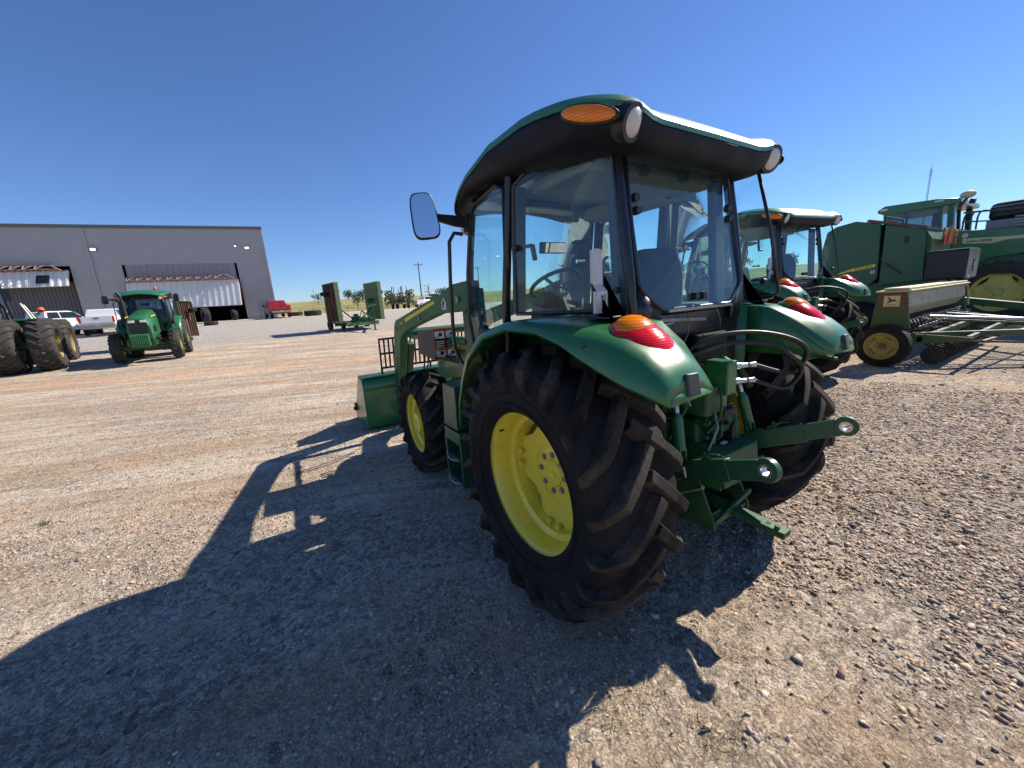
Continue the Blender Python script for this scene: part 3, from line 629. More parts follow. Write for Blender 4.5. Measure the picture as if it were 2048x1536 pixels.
def arc3(p0, p1, ctrl, n=6):
    p0, p1, c = Vector(p0), Vector(p1), Vector(ctrl)
    return [(p0*(1-t)**2 + c*2*t*(1-t) + p1*t*t) for t in [i/n for i in range(n+1)]]
def make_tractor(label, group, loader=False, front='plain', far=False, popped=True, glass='glass', loc=(0,0,0), rz=0, scale=1.0, name='tractor'):
    T = empty(name, loc, rz, None, scale); tag(T, label, 'tractor', group)
    RW = dict(R=0.735, W=0.47, rr=0.396, nl=20, lh=0.050, lw=0.070, sweep=0.46, x0=-0.005); FW = dict(R=0.53, W=0.30, rr=0.305, nl=18, lh=0.034, lw=0.046, sweep=0.36)
    if far: RW.update(far=1); FW.update(far=1)
    for s in (-1, 1):
        wheel(T, s*0.785, 0, 0.708, 'rear', s, RW); wheel(T, s*0.80, 2.09, 0.525, 'front', s, FW)
    # ---- running gear
    g = MB(); g.cyl((-0.56, 0, 0.723), (0.56, 0, 0.723), 0.10, None, 20); 
    for s in (-1, 1): g.lathe([(0.14, 0.22), (0.22, 0.21), (0.34, 0.14), (0.5, 0.11), (0.56, 0.15), (0.60, 0.15), (0.61, 0.05)] if s > 0 else [(-0.14, 0.22), (-0.22, 0.21), (-0.34, 0.14), (-0.5, 0.11), (-0.56, 0.15), (-0.60, 0.15), (-0.61, 0.05)], (0, 0, 0.723), n=28)
    g.build('rear_axle', 'green_dark', T, 40)
    g = MB(); g.box((0, -0.02, 0.76), (0.36, 0.52, 0.58)); g.box((0, 0.45, 0.70), (0.34, 0.7, 0.42)); g.box((0, 1.1, 0.72), (0.36, 0.8, 0.40)); g.box((0, -0.02, 1.05), (0.28, 0.40, 0.12))
    g.box((0, 0.2, 0.50), (0.28, 0.5, 0.16)); g.build('gearbox', 'green_dark', T, 30, bevel=0.03)
    g = MB(); g.box((0, 1.75, 0.85), (0.42, 0.95, 0.42)); g.box((0.26, 1.7, 0.95), (0.12, 0.6, 0.2)); g.box((-0.26, 1.8, 0.9), (0.10, 0.4, 0.25)); g.cyl((-0.3, 1.6, 0.7), (-0.3, 1.6, 0.9), 0.05); g.box((0, 2.4, 0.72), (0.40, 0.8, 0.20))
    g.build('engine_block', 'black_iron' if not loader else 'green_dark', T, 30, bevel=0.02)
    g = MB(); g.box((0, 2.09, 0.50), (1.10, 0.16, 0.15)); g.ball((0, 2.09, 0.5), (0.17, 0.17, 0.16), 20)
    for s in (-1, 1): g.cyl((s*0.50, 2.09, 0.50), (s*0.72, 2.09, 0.525), 0.10, 0.13, 20); g.cyl((s*0.56, 2.09, 0.34), (s*0.56, 2.09, 0.68), 0.06, None, 14)
    g.bar((-0.5, 2.24, 0.5), (0.5, 2.24, 0.5), 0.05); g.build('front_axle', 'green_dark', T, 40, bevel=0.015)
    # ---- bonnet
    hz = 0.38 if front == 'weights' else 0.0; hd = MB(); P = []
    for (y, zt, zb, hw) in ((1.16, 1.50, 1.00, 0.33), (1.5, 1.46, 0.97, 0.345), (2.0, 1.38, 0.92, 0.35), (2.5, 1.28, 0.86, 0.35), (2.80, 1.20, 0.82, 0.34), (2.90, 1.14, 0.80, 0.33), (2.95, 1.02, 0.80, 0.31)):
        row = []
        for j in range(17):
            a = PI*j/16; c, s_ = math.cos(a), math.sin(a); cx = abs(c)**0.45*(1 if c > 0 else -1); cz = abs(s_)**0.6; row.append((hw*cx, y, zb+(zt+hz-zb)*cz))
        P.append(row)
    hd.grid(P); hd.poly(P[0]); hd.poly(P[-1][::-1]); hd.build('hood', 'green', T, 30)
    gr = MB(); gr.box((0, 2.965, 0.90+hz*.5), (0.50, 0.03, 0.18+hz)); gr.box((0, 2.945, 1.04+hz), (0.40, 0.04, 0.10))
    build_each(gr, 'grille', 'plastic', T, 30, bevel=0.01, near=0)
    for s in (-1, 1):
        l = MB(); l.box((s*0.15, 2.965, 1.04+hz), (0.17, 0.04, 0.085), (rad(12), 0, 0)); l.build('headlight', 'lampglass', T, 30, bevel=0.012)
        yb = MB(); yb.box((s*0.335, 2.1, 1.23+hz), (0.006, 1.0, 0.035), (rad(-4), 0, 0)); yb.build('hood_stripe', 'yellow', T, 0)
        v = MB()
        for k in range(9): v.box((s*0.352, 2.2+k*0.06, 1.15), (0.01, 0.03, 0.20))
        v.build('side_screen', 'plastic', T, 0)
    build_roof(T)
    # ---- cab: floor, rear wall, posts
    c = MB(); c.box((0, 0.40, 1.06), (0.98, 1.25, 0.10)); c.box((0, -0.295, 1.32), (0.93, 0.05, 0.50)); c.box((0, -0.20, 1.02), (0.80, 0.24, 0.20), (rad(-25), 0, 0)); c.box((0, 1.10, 1.25), (0.90, 0.05, 0.42))
    c.build('cab_base', 'frame', T, 30, bevel=0.015)
    rt = [(s, v) for s in (-1, 1) for v in (0,)]
    RG = [(-.445, -.222, 2.315), (-.452, -.27, 2.0), (-.450, -.318, 1.72), (-.435, -.325, 1.685), (-.325, -.345, 1.60), (-.295, -.347, 1.585), (.295, -.347, 1.585), (.325, -.345, 1.60), (.435, -.325, 1.685), (.450, -.318, 1.72), (.452, -.27, 2.0), (.445, -.222, 2.315), (.40, -.215, 2.345), (-.40, -.215, 2.345)]
    for s in (-1, 1):
        p = MB(); p.tube([(s*.475, -.195, 2.36), (s*.485, -.245, 2.05), (s*.485, -.29, 1.75), (s*.482, -.30, 1.60), (s*.48, -.28, 1.30)], [0.027]*5, 10)
        p.poly([(s*.47, -.325, 1.70), (s*.32, -.348, 1.59), (s*.32, -.345, 1.50), (s*.47, -.32, 1.50)]); p.build('rear_post', 'frame', T, 40, solid=0.006)
        p = MB(); p.tube([(s*.70, .41, 2.38), (s*.715, .45, 2.0), (s*.725, .50, 1.62), (s*.70, .53, 1.30), (s*.66, .55, 1.08)], [0.026, .026, .028, .03, .03], 10); p.build('centre_post', 'frame', T, 40)
        p = MB(); p.tube([(s*.62, 1.04, 2.37), (s*.645, 1.10, 2.0), (s*.655, 1.15, 1.60), (s*.60, 1.16, 1.15)], 0.024, 10); p.build('front_post', 'frame', T, 40)
        # inner post trims seen through the glass
        p = MB(); p.bar((s*.66, .375, 2.32), (s*.67, .43, 1.60), 0.075, 0.05); p.bar((s*.43, -.15, 2.30), (s*.43, -.20, 1.55), 0.10, 0.05); p.build('post_trim', 'interior', T, 30, bevel=0.012)
        # side window (rear quarter)
        pop = 0.11 if (s > 0 and popped) else 0.0
        q = [(s*.705, .40, 1.60), (s*.712, .385, 2.0), (s*.70, .37, 2.32)] + [tuple(v) for v in arc3((s*.67, .28, 2.375), (s*(.53+pop), -.17-pop*.5, 2.36), (s*.60, .02, 2.40), 4)] + [(s*(.503+pop), -.20-pop, 2.33), (s*(.505+pop*1.35), -.25-pop*1.2, 2.0), (s*(.502+pop*1.6), -.30-pop*1.3, 1.63), (s*(.515+pop*1.5), -.27-pop*1.2, 1.598)]
        glass_poly(T, 'side_window', q, glass, frame=0.010 if pop else 0.013)
        kn = MB()
        for (x, y, z) in ((.507+pop*1.5, -.235-pop, 1.70), (.705, .355, 1.98)): kn.cyl((s*(x+.002), y, z), (s*(x+.028), y-.006, z), 0.019, 0.016, 12)
        build_each(kn, 'window_hinge', 'plastic', T, 50, near=0)
        ih = MB(); ih.bar((s*.68, .34, 1.985), (s*.66, .27, 1.985), 0.02); ih.bar((s*.66, .27, 1.99), (s*.655, .255, 1.90), 0.028, 0.02); ih.build('window_latch', 'interior', T, 30, bevel=0.006)
        # door
        q = [(s*.735, .47, 1.60), (s*.72, .44, 2.32), (s*.70, .56, 2.375), (s*.66, .93, 2.355), (s*.655, 1.02, 2.29), (s*.675, 1.10, 1.90), (s*.685, 1.13, 1.55), (s*.66, 1.12, 1.28), (s*.66, 1.02, 1.17), (s*.69, .76, 1.17), (s*.71, .70, 1.25)]
        glass_poly(T, 'door', q, glass, frame=0.016, fname='door_frame')
        dl = MB(); dl.box((s*.745, .79, 1.40), (.05, .115, .26)); dl.build('door_latch', 'plastic', T, 40, bevel=0.025)
        dl = MB(); dl.box((s*.772, .79, 1.385), (.008, .05, .15)); dl.build('door_pull', 'plastic_grey', T, 40, bevel=0.003)
        hr = MB(); hr.tube([Vector(p) for p in ((s*.70, 1.08, 2.18), (s*.76, 1.10, 2.19), (s*.80, 1.11, 2.13), (s*.80, 1.16, 1.85), (s*.80, 1.20, 1.45), (s*.80, 1.19, 1.33), (s*.795, 1.10, 1.24), (s*.79, .95, 1.18))], 0.014, 8); hr.build('grab_rail', 'frame', T, 50)
        # mirror
        sh_ = [(superell(0, 2*PI*j/28, 4.2)) for j in range(28)]; m = MB(); m.prism([(x*.088*(1.0-.10*z), z*.150) for x, z in sh_], 'xz', -.018, .02); mo = m.build('mirror', 'plastic', T, 40, bevel=0.006, loc=(s*1.005, 1.02, 2.275), rot=(rad(-4), rad(-5), rad(15*s)))
        g2 = MB(); g2.prism([(x*.080*(1.0-.10*z), z*.141) for x, z in sh_], 'xz', -.0205, -.0185); g2.build('mirror_glass', 'mirror', mo, 0, bevel=0.001)
        a = MB(); a.prism([(s*.93, 2.30), (s*.68, 2.295), (s*.66, 2.215), (s*.78, 2.225), (s*.93, 2.26)], 'xz', 1.03, 1.055); a.cyl((s*.68, 1.05, 2.19), (s*.68, 1.05, 2.31), 0.024); a.build('mirror_arm', 'plastic', T, 40)
        # fender, tail light, reflector, number of small fittings
        f = fender_mb(s).build('fender', 'green', T, 50, solid=0.010)
        R_ = Matrix.Rotation(s*rad(14), 3, 'Y') @ Matrix.Rotation(rad(34), 3, 'X')
        c0 = Vector((s*.728, -.565, 1.480))
        tl = MB(); tl.ball(c0, (.118, .150, .070), 32, R_); tlo = tl.build('tail_light', 'red', T, 60)
        am = MB(); am.ball(c0+R_ @ Vector((-s*0.008, .052, .012)), (.098, .092, .063), 28, R_); am.build('indicator_lens', 'amber', tlo, 60)
        bz = MB(); bz.ball(c0+R_ @ Vector((0, 0, -.012)), (.129, .161, .052), 32, R_); bz.build('light_housing', 'green', tlo, 60)
        rp = MB(); rp.box((s*.715, -.788, 1.335), (.066, .020, .086), (rad(-12), 0, s*rad(6))); rp.build('reflector', 'plastic_grey', T, 40, bevel=0.006)
        bt = MB(); cc = Vector((s*.918, -.44, 1.47)); dd = Vector((s*.9, -.45, .25)).normalized(); bt.cyl(cc-dd*.03, cc+dd*.014, 0.035, 0.028, 4); bt.build('switch_boss', 'green', T, 40, bevel=0.006)
        bt = MB(); bt.cyl(cc, cc+dd*.020, 0.016, 0.013, 16); bt.build('hitch_switch', 'plastic', T, 40)
        # foot under the side post on the fender and the sheet bracket for the sign
        ft = MB(); ft.prism([(-.255, 1.60), (-.36, 1.555), (-.30, 1.575), (-.245, 1.78), (-.235, 1.80)], 'yz', s*.615, s*.70); ft.box((s*.66, -.30, 1.578), (.10, .14, .012)); ft.build('fender_bracket', 'plastic', T, 30, bevel=0.006)
        if s < 0:
            sb = MB(); x = -.70
            sb.prism([(x-.028, 1.872), (x-.018, 1.888), (x+.018, 1.888), (x+.028, 1.872), (x+.030, 1.73), (x-.030, 1.73)], 'xz', -.292, -.288)
            sb.add([(x-.03, -.288, 1.73), (x+.03, -.288, 1.73), (x+.034, -.315, 1.70), (x-.034, -.315, 1.70)], [(0, 1, 2, 3)])
            sb.prism([(x-.034, 1.70), (x+.034, 1.70), (x+.034, 1.60), (x-.034, 1.60)], 'xz', -.317, -.313)
            for k in (-1, 1): sb.box((x+k*.034, -.306, 1.65), (.003, .022, .10)); sb.box((x+k*.029, -.282, 1.81), (.003, .018, .15))
            sb.build('sign_bracket', 'white_metal', T, 30)
            sl_ = MB()
            for z in (1.675, 1.615): sl_.box((x, -.3175, z), (.012, .002, .012))
            sl_.box((x+.018, -.3175, 1.645), (.005, .002, .08)); build_each(sl_, 'bracket_slot', 'black', T, 0, near=0)
        if not far:
            ws = MB(); ws.tube([(s*.30, -.42, 1.22), (s*.30, -.47, 1.15), (s*.30, -.50, 1.10)], 0.02, 8); ws.build('hydraulic_pipe', 'green_dark', T, 50)
    # windshield + rear window
    glass_poly(T, 'windshield', [(-.59, 1.05, 2.44), (-.63, 1.16, 1.95), (-.64, 1.20, 1.58), (-.56, 1.21, 1.32), (.56, 1.21, 1.32), (.64, 1.20, 1.58), (.63, 1.16, 1.95), (.59, 1.05, 2.44)], glass, frame=0.014)
    glass_poly(T, 'rear_window', RG, glass, frame=0.012)
    kn = MB()
    for (x, y, z) in ((-.405, -.245, 2.135), (-.402, -.255, 2.075), (.405, -.245, 2.135), (.402, -.255, 2.075), (-.035, -.342, 1.645), (.035, -.342, 1.645)):
        kn.cyl((x, y+.008, z), (x, y-.022, z-.002), 0.022, 0.019, 14)
    build_each(kn, 'rear_window_hinge', 'plastic', T, 50, near=0)
    ld = MB(); ld.bar((-.28, -.362, 1.578), (.30, -.362, 1.578), .012, .012); ld.build('window_ledge', 'steel_dull', T, 0)
    rl = MB(); rl.bar((-.34, -.33, 1.535), (.10, -.33, 1.51), .012, .02); rl.bar((-.42, -.335, 1.50), (-.20, -.335, 1.515), .014, .012); build_each(rl, 'rear_rail', 'steel_dull', T, 0, bevel=0.003, near=0)
    # seat, console, wheel
    s_ = MB(); s_.box((0, .12, 1.37), (.50, .46, .14)); s_.prism([(x*.24, 1.68+z*.25) for x, z in [superell(0, 2*PI*j/24, 3.2) for j in range(24)]], 'xz', -.10, .0); s_.box((0, -.03, 1.62), (.36, .12, .34)); s_.box((0, .1, 1.2), (.30, .34, .22)); s_.bar((-.28, -.02, 1.62), (-.28, .26, 1.60), .06, .06); s_.bar((.28, -.02, 1.62), (.28, .26, 1.60), .06, .06)
    s_.build('driver_seat', 'seat', T, 40, bevel=0.035)
    s_ = MB(); s_.box((.45, .25, 1.38), (.20, .70, .42)); s_.box((-.45, -.02, 1.34), (.16, .35, .40)); s_.bar((.44, .35, 1.58), (.44, .42, 1.72), .02); s_.bar((.50, .2, 1.58), (.51, .26, 1.70), .02); s_.box((0, .98, 1.40), (.34, .16, .46), (rad(14), 0, 0)); s_.box((0, .94, 1.66), (.28, .14, .10), (rad(-28), 0, 0))
    s_.build('console', 'interior', T, 40, bevel=0.025)
    st = MB(); st.cyl((.26, .62, 1.84), (.37, .60, 1.842), 0.014, None, 10); st.cyl((.37, .60, 1.842), (.385, .598, 1.843), 0.02, None, 10); st.build('switch_knob', 'liner', T, 40)
    steering(T)
    im = MB(); im.box((-.03, .88, 2.065), (.24, .02, .085), (rad(8), 0, rad(-4))); imo = im.build('cab_mirror', 'plastic', T, 40, bevel=0.008)
    g2 = MB(); g2.box((-.03, .868, 2.065), (.22, .003, .07), (rad(8), 0, rad(-4))); g2.build('mirror_glass', 'mirror', imo, 0)
    # ---- steps and battery box on the left
    for s in (-1, 1):
        sp = MB(); sp.box((s*.80, 1.13, .90), (.26, .26, .34), None, (0.9, 0.9)); sp.box((s*.78, 1.12, .66), (.30, .30, .10), None, (1.0, 1.0)); sp.prism([(.99, .62), (1.0, .24), (1.02, .22), (1.02, .62)], 'yz', s*.70, s*.92); sp.prism([(1.27, .62), (1.30, .24), (1.32, .22), (1.31, .62)], 'yz', s*.70, s*.92)
        sp.box((s*.81, 1.15, .27), (.24, .30, .02)); sp.box((s*.81, 1.15, .47), (.24, .28, .02)); sp.box((s*.70, 1.15, .45), (.01, .28, .38))
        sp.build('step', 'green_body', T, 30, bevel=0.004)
        hp = MB()
        for z in (.27, .47): hp.tube(arc3((s*.90, 1.02, z), (s*.90, 1.30, z+.02), (s*1.0, 1.16, z-.03), 8), .008, 6)
        build_each(hp, 'step_hoop', 'steel_dull', T, 50, near=0)
    if not far: rear_hitch(T)
    else: rear_hitch(T, simple=True)
    if loader: front_loader(T)
    if front == 'weights':
        for k in range(9):
            wm = MB(); wm.prism([(3.02, .60), (3.30, .56), (3.34, .68), (3.32, .94), (3.24, 1.0), (3.02, .98)], 'yz', -.24+k*.052, -.24+k*.052+.038); wm.build('front_weight', 'green', T, 0, bevel=0.006)
        b = MB(); b.box((0, 2.92, .62), (.60, .24, .18)); b.box((-.33, 3.0, .70), (.10, .1, .22)); b.box((.33, 3.0, .70), (.10, .1, .22)); b.build('weight_bracket', 'green_dark', T, 30, bevel=0.01)
        e = MB(); e.tube([(.52, 1.32, 1.15), (.52, 1.32, 1.5), (.52, 1.32, 2.25), (.54, 1.32, 2.40), (.62, 1.30, 2.50)], [.085, .085, .05, .048, .048], 16); e.build('exhaust_stack', 'black_iron', T, 50)
        e = MB(); e.cyl((.50, 1.9, .75), (.50, 1.2, .75), .16, None, 20); e.build('fuel_tank', 'plastic', T, 50)
        e = MB(); e.cyl((-.35, .2, 2.60), (-.35, .2, 2.66), .05); e.build('beacon_base', 'plastic', T, 50)
        e = MB(); e.tube([(-.35, .2, 2.66), (-.35, .2, 2.73), (-.35, .2, 2.76)], [.055, .05, .02], 16); e.build('beacon', 'orange', T, 50)
    return T
def rear_hitch(T, simple=False):
    g = MB(); g.box((0, -.36, .80), (.30, .20, .36)); g.box((.02, -.46, .96), (.22, .14, .12)); g.box((-.10, -.44, 1.10), (.16, .18, .16)); g.cyl((-.28, -.30, 1.06), (.28, -.30, 1.06), .05, None, 16)
    g.cyl((0, -.44, .74), (0, -.52, .74), .11, None, 20); g.box((.10, -.50, .90), (.05, .10, .12)); g.build('differential_case', 'green_dark', T, 30, bevel=0.015)
    if not simple:
        g = MB(); rnd = random.Random(3)
        for k in range(26):
            c = (rnd.uniform(-.15, .14), -.46-rnd.uniform(0, .03), rnd.uniform(.62, 1.05)); g.cyl(c, (c[0], c[1]-.02, c[2]), rnd.uniform(.008, .016), None, 6)
        build_each(g, 'case_bolt', 'steel_dull', T, 0, near=0)
        g = MB(); g.box((0.0, -.53, 1.02), (.10, .05, .04)); g.box((-.03, -.52, .99), (.06, .05, .07)); g.cyl((-.03, -.54, .97), (-.03, -.57, .97), .013); g.box((.06, -.52, .87), (.03, .06, .14)); g.build('top_link_bracket', 'black_iron', T, 30, bevel=0.006)
        g = MB(); g.tube([(-.08, -.50, 1.08), (-.16, -.58, .98), (-.2, -.56, .86)], .006, 6); g.tube([(.0, -.50, 1.1), (-.1, -.53, .86)], .005, 6); build_each(g, 'control_wire', 'steel_dull', T, 50, near=0)
    if not simple:
        g = MB(); g.cyl((0, -.50, .74), (0, -.62, .74), .018, None, 12); g.cyl((0, -.50, .74), (0, -.535, .74), .07, .06, 18); g.build('power_shaft', 'steel_dull', T, 40)
        for k, L in enumerate((((-.12, -.36, 1.18), (-.20, -.44, 1.10), (-.24, -.40, .98), (-.22, -.34, .86)), ((.12, -.36, 1.16), (.20, -.42, 1.08), (.22, -.40, .96), (.18, -.34, .84)), ((-.04, -.50, 1.20), (-.10, -.56, 1.12), (-.08, -.54, 1.00), (-.12, -.50, .92)), ((.14, -.44, .98), (.19, -.50, .90), (.15, -.50, .82)))):
            g = MB(); g.tube(smooth_path(L, 5), .011 if k < 2 else .008, 8); g.build('hydraulic_line', 'plastic' if k % 2 else 'green_dark', T, 50)
        for x, z, r in ((-.12, .98, .03), (.10, 1.02, .035), (-.12, .72, .03), (.13, .70, .028), (.0, 1.12, .03)):
            g = MB(); g.cyl((x, -.44, z), (x, -.50, z), r, r*.85, 14); g.cyl((x, -.50, z), (x, -.515, z), r*.5, None, 6); g.build('plug', 'green_dark', T, 40)
        g = MB(); g.prism([(-.42, 1.02), (-.50, 1.04), (-.54, .98), (-.55, .90), (-.50, .84), (-.42, .84)], 'yz', .085, .10); g.prism([(-.42, 1.02), (-.50, 1.04), (-.54, .98), (-.55, .90), (-.50, .84), (-.42, .84)], 'yz', -.06, -.045); g.build('top_link_lug', 'green_dark', T, 30, bevel=0.005)
    # shield over the power take-off with its warning label
    g = MB(); g.prism([(-.42, .865), (-.62, .835), (-.64, .66), (-.60, .66), (-.58, .80), (-.42, .82)], 'yz', -.17, .17); g.box((-.165, -.52, .74), (.012, .20, .20)); g.box((.165, -.52, .74), (.012, .20, .20)); g.build('pto_shield', 'green_dark', T, 30, bevel=0.004)
    g = MB(); g.box((.02, -.52, .8555), (.13, .085, .003), (rad(9), 0, rad(3))); lo = g.build('warning_label', 'black', T, 0)
    g = MB(); g.box((-.03, -.545, .8545), (.05, .02, .003), (rad(9), 0, rad(3))); g.build('label_panel', 'label_white', lo, 0); g = MB(); g.box((.02, -.485, .8630), (.125, .014, .003), (rad(9), 0, rad(3))); g.build('label_band', 'label_red', lo, 0)
    # drawbar and its frame
    g = MB(); g.bar((0, -.30, .485), (0, -.87, .452), .075, .035); g.cyl((-.02, -.83, .462), (-.02, -.83, .49), .012); g.build('drawbar', 'green_dark', T, 30, bevel=0.004)
    g = MB()
    for k in (.45, .62, .78): g.cyl((0, -k, .4975-.05*(k-.3)), (0, -k, .5-.05*(k-.3)), .012, None, 12)
    build_each(g, 'drawbar_hole', 'black', T, 0, near=0)
    g = MB()
    for s in (-1, 1): g.prism([(-.28, .78), (-.46, .76), (-.60, .44), (-.60, .40), (-.40, .38), (-.26, .52)], 'yz', s*.165, s*.178)
    g.box((0, -.45, .43), (.33, .16, .02)); g.bar((-.17, -.60, .45), (.17, -.60, .53), .018, .03); g.bar((-.17, -.58, .42), (.17, -.58, .44), .018, .02); g.build('drawbar_frame', 'green_dark', T, 30, bevel=0.004)
    for s in (-1, 1):
        p0 = Vector((s*.235, -.10, .60)); p1 = Vector((s*.40, -.93, .945)); d = (p1-p0).normalized(); sd_ = d.cross(Vector((0, 0, 1))).normalized(); up = sd_.cross(d)
        g = MB(); g.bar(p0, p0.lerp(p1, .60), .024, .084, up); g.bar(p0.lerp(p1, .48), p0.lerp(p1, .80), .042, .104, up); g.bar(p0.lerp(p1, .78), p1-d*.03, .024, .088, up)
        nb = 20; ring = [p1 + (d*math.cos(a)+up*math.sin(a)) for a in (0,)]
        P = []
        for rr_, xx in ((.022, -.014), (.051, -.015), (.051, .015), (.022, .014)):
            P.append([p1 + sd_*xx + (d*math.cos(2*PI*j/nb)+up*math.sin(2*PI*j/nb))*rr_ for j in range(nb)])
        g.grid(P, cu=True, cv=True)
        for f_ in (.5, .66): 
            c = p0.lerp(p1, f_)+up*.062; g.box(c, (.03, .03, .02)); g.cyl(c, c+up*.025, .009, None, 8)
        g.tube([p0.lerp(p1, .62)+up*.060+sd_*.02, p0.lerp(p1, .70)+up*.074+sd_*.0, p0.lerp(p1, .74)+up*.062-sd_*.02], .006, 6)
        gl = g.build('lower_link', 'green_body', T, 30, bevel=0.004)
        e = MB(); P = []
        for rr_, xx in ((.019, -.018), (.028, -.019), (.031, 0), (.028, .019), (.019, .018)): P.append([p1 + sd_*xx + (d*math.cos(2*PI*j/nb)+up*math.sin(2*PI*j/nb))*rr_ for j in range(nb)])
        e.grid(P, cu=True, cv=True); e.build('link_ball', 'steel', gl, 50)
        # lift rod
        top = Vector((s*.30, -.43, 1.13)); bot = p0.lerp(p1, .50)+up*.02+Vector((s*0.03, 0, 0))
        g = MB(); g.tube([top, top.lerp(bot, .30)], .014, 10); g.tube([top.lerp(bot, .28), top.lerp(bot, .75)], [.030, .030], 14); g.tube([top.lerp(bot, .22), top.lerp(bot, .29)], [.02, .024], 12)
        for k in (-1, 1): g.bar(top.lerp(bot, .72)+Vector((k*.022, 0, 0)), bot+Vector((k*.022, 0, -.02)), .010, .04, (0, 1, 0))
        g.build('lift_rod', 'green', T, 40); 
        e = MB(); e.cyl(bot+Vector((-.035, 0, 0)), bot+Vector((.035, 0, 0)), .012); e.cyl(top.lerp(bot, .0), top.lerp(bot, .20), .0145, None, 10); e.cyl(bot+Vector((0, -.01, .01)), bot+Vector((.01, -.02, -.05)), .010, None, 10); e.build('link_pin', 'steel', T, 40)
        g = MB(); g.bar((s*.20, -.26, 1.07), top+Vector((0, -.01, .02)), .035, .07); g.cyl(top+Vector((-.03, 0, 0)), top+Vector((.03, 0, 0)), .025); g.build('lift_arm', 'green_dark', T, 30, bevel=0.008)
        g = MB(); g.tube([(s*.17, -.34, .60), (s*.27, -.52, .74)], .008, 8); g.tube([(s*.20, -.36, .53), (s*.30, -.60, .70)], .010, 8); build_each(g, 'sway_bar', 'steel_dull', T, 50, near=0)
    if simple: return
    # remote hydraulic outlets and the looped hose
    g = MB(); g.box((-.02, -.50, 1.215), (.09, .13, .18)); g.box((-.02, -.46, 1.06), (.10, .12, .14)); g.tube([(.10, -.40, 1.02), (.10, -.48, 1.17), (.09, -.50, 1.26), (.05, -.46, 1.29)], .030, 12); g.build('hydraulic_block', 'green', T, 30, bevel=0.008)
    g = MB()
    for z in (1.265, 1.18):
        c = Vector((.03, -.52, z)); d = Vector((.90, -.38, -.02)).normalized(); g.tube([c, c+d*.03, c+d*.032, c+d*.06, c+d*.062, c+d*.10], [.012, .012, .019, .019, .014, .014], 12)
        g.tube([c+d*.115, c+d*.15], [.014, .017], 12)
    build_each(g, 'hose_coupler', 'steel', T, 40, near=0.12)
    c = Vector((.03, -.52, 1.265)); d = Vector((.90, -.38, -.02)).normalized(); q0 = c+d*.14
    loop = [q0, (0.347, -0.665, 1.198), (0.364, -0.720, 1.255), (0.334, -0.750, 1.328), (0.303, -0.720, 1.377), (0.236, -0.660, 1.415), (0.124, -0.590, 1.440), (-0.014, -0.510, 1.440), (-0.119, -0.440, 1.398), (-0.162, -0.390, 1.346), (-.24, -.36, 1.25)]
    loop2 = [q0+Vector((0, 0, -.085))]+[(x-.03, y+.005, z-.05-.03*(k < 4)) for k, (x, y, z) in enumerate(loop[1:])]
    for L in (loop, loop2):
        m = MB(); m.tube(smooth_path(L, 6), .0125, 10); m.build('hydraulic_hose', 'plastic', T, 60)
    m = MB(); m.tube([(.07, -.405, 1.57), (.075, -.425, 1.53), (.08, -.43, 1.47)], .0025, 5); m.tube([(-.10, -.35, 1.58), (-.12, -.37, 1.45), (-.22, -.38, 1.34)], .003, 5); build_each(m, 'cable_tie', 'rust', T, 50, near=0)
    m = MB(); m.box((.04, -.40, 1.36), (.28, .03, .16)); m.build('rubber_flap', 'tyre', T, 30, bevel=0.01)
def smooth_path(P, k=4):
    P = [Vector(p) for p in P]; out = []
    for i in range(len(P)-1):
        a = P[max(0, i-1)]; b = P[i]; c = P[i+1]; d = P[min(len(P)-1, i+2)]
        for j in range(k):
            t = j/k; out.append(0.5*((2*b)+(c-a)*t+(2*a-5*b+4*c-d)*t*t+(3*b-a-3*c+d)*t**3))
    return out+[P[-1]]
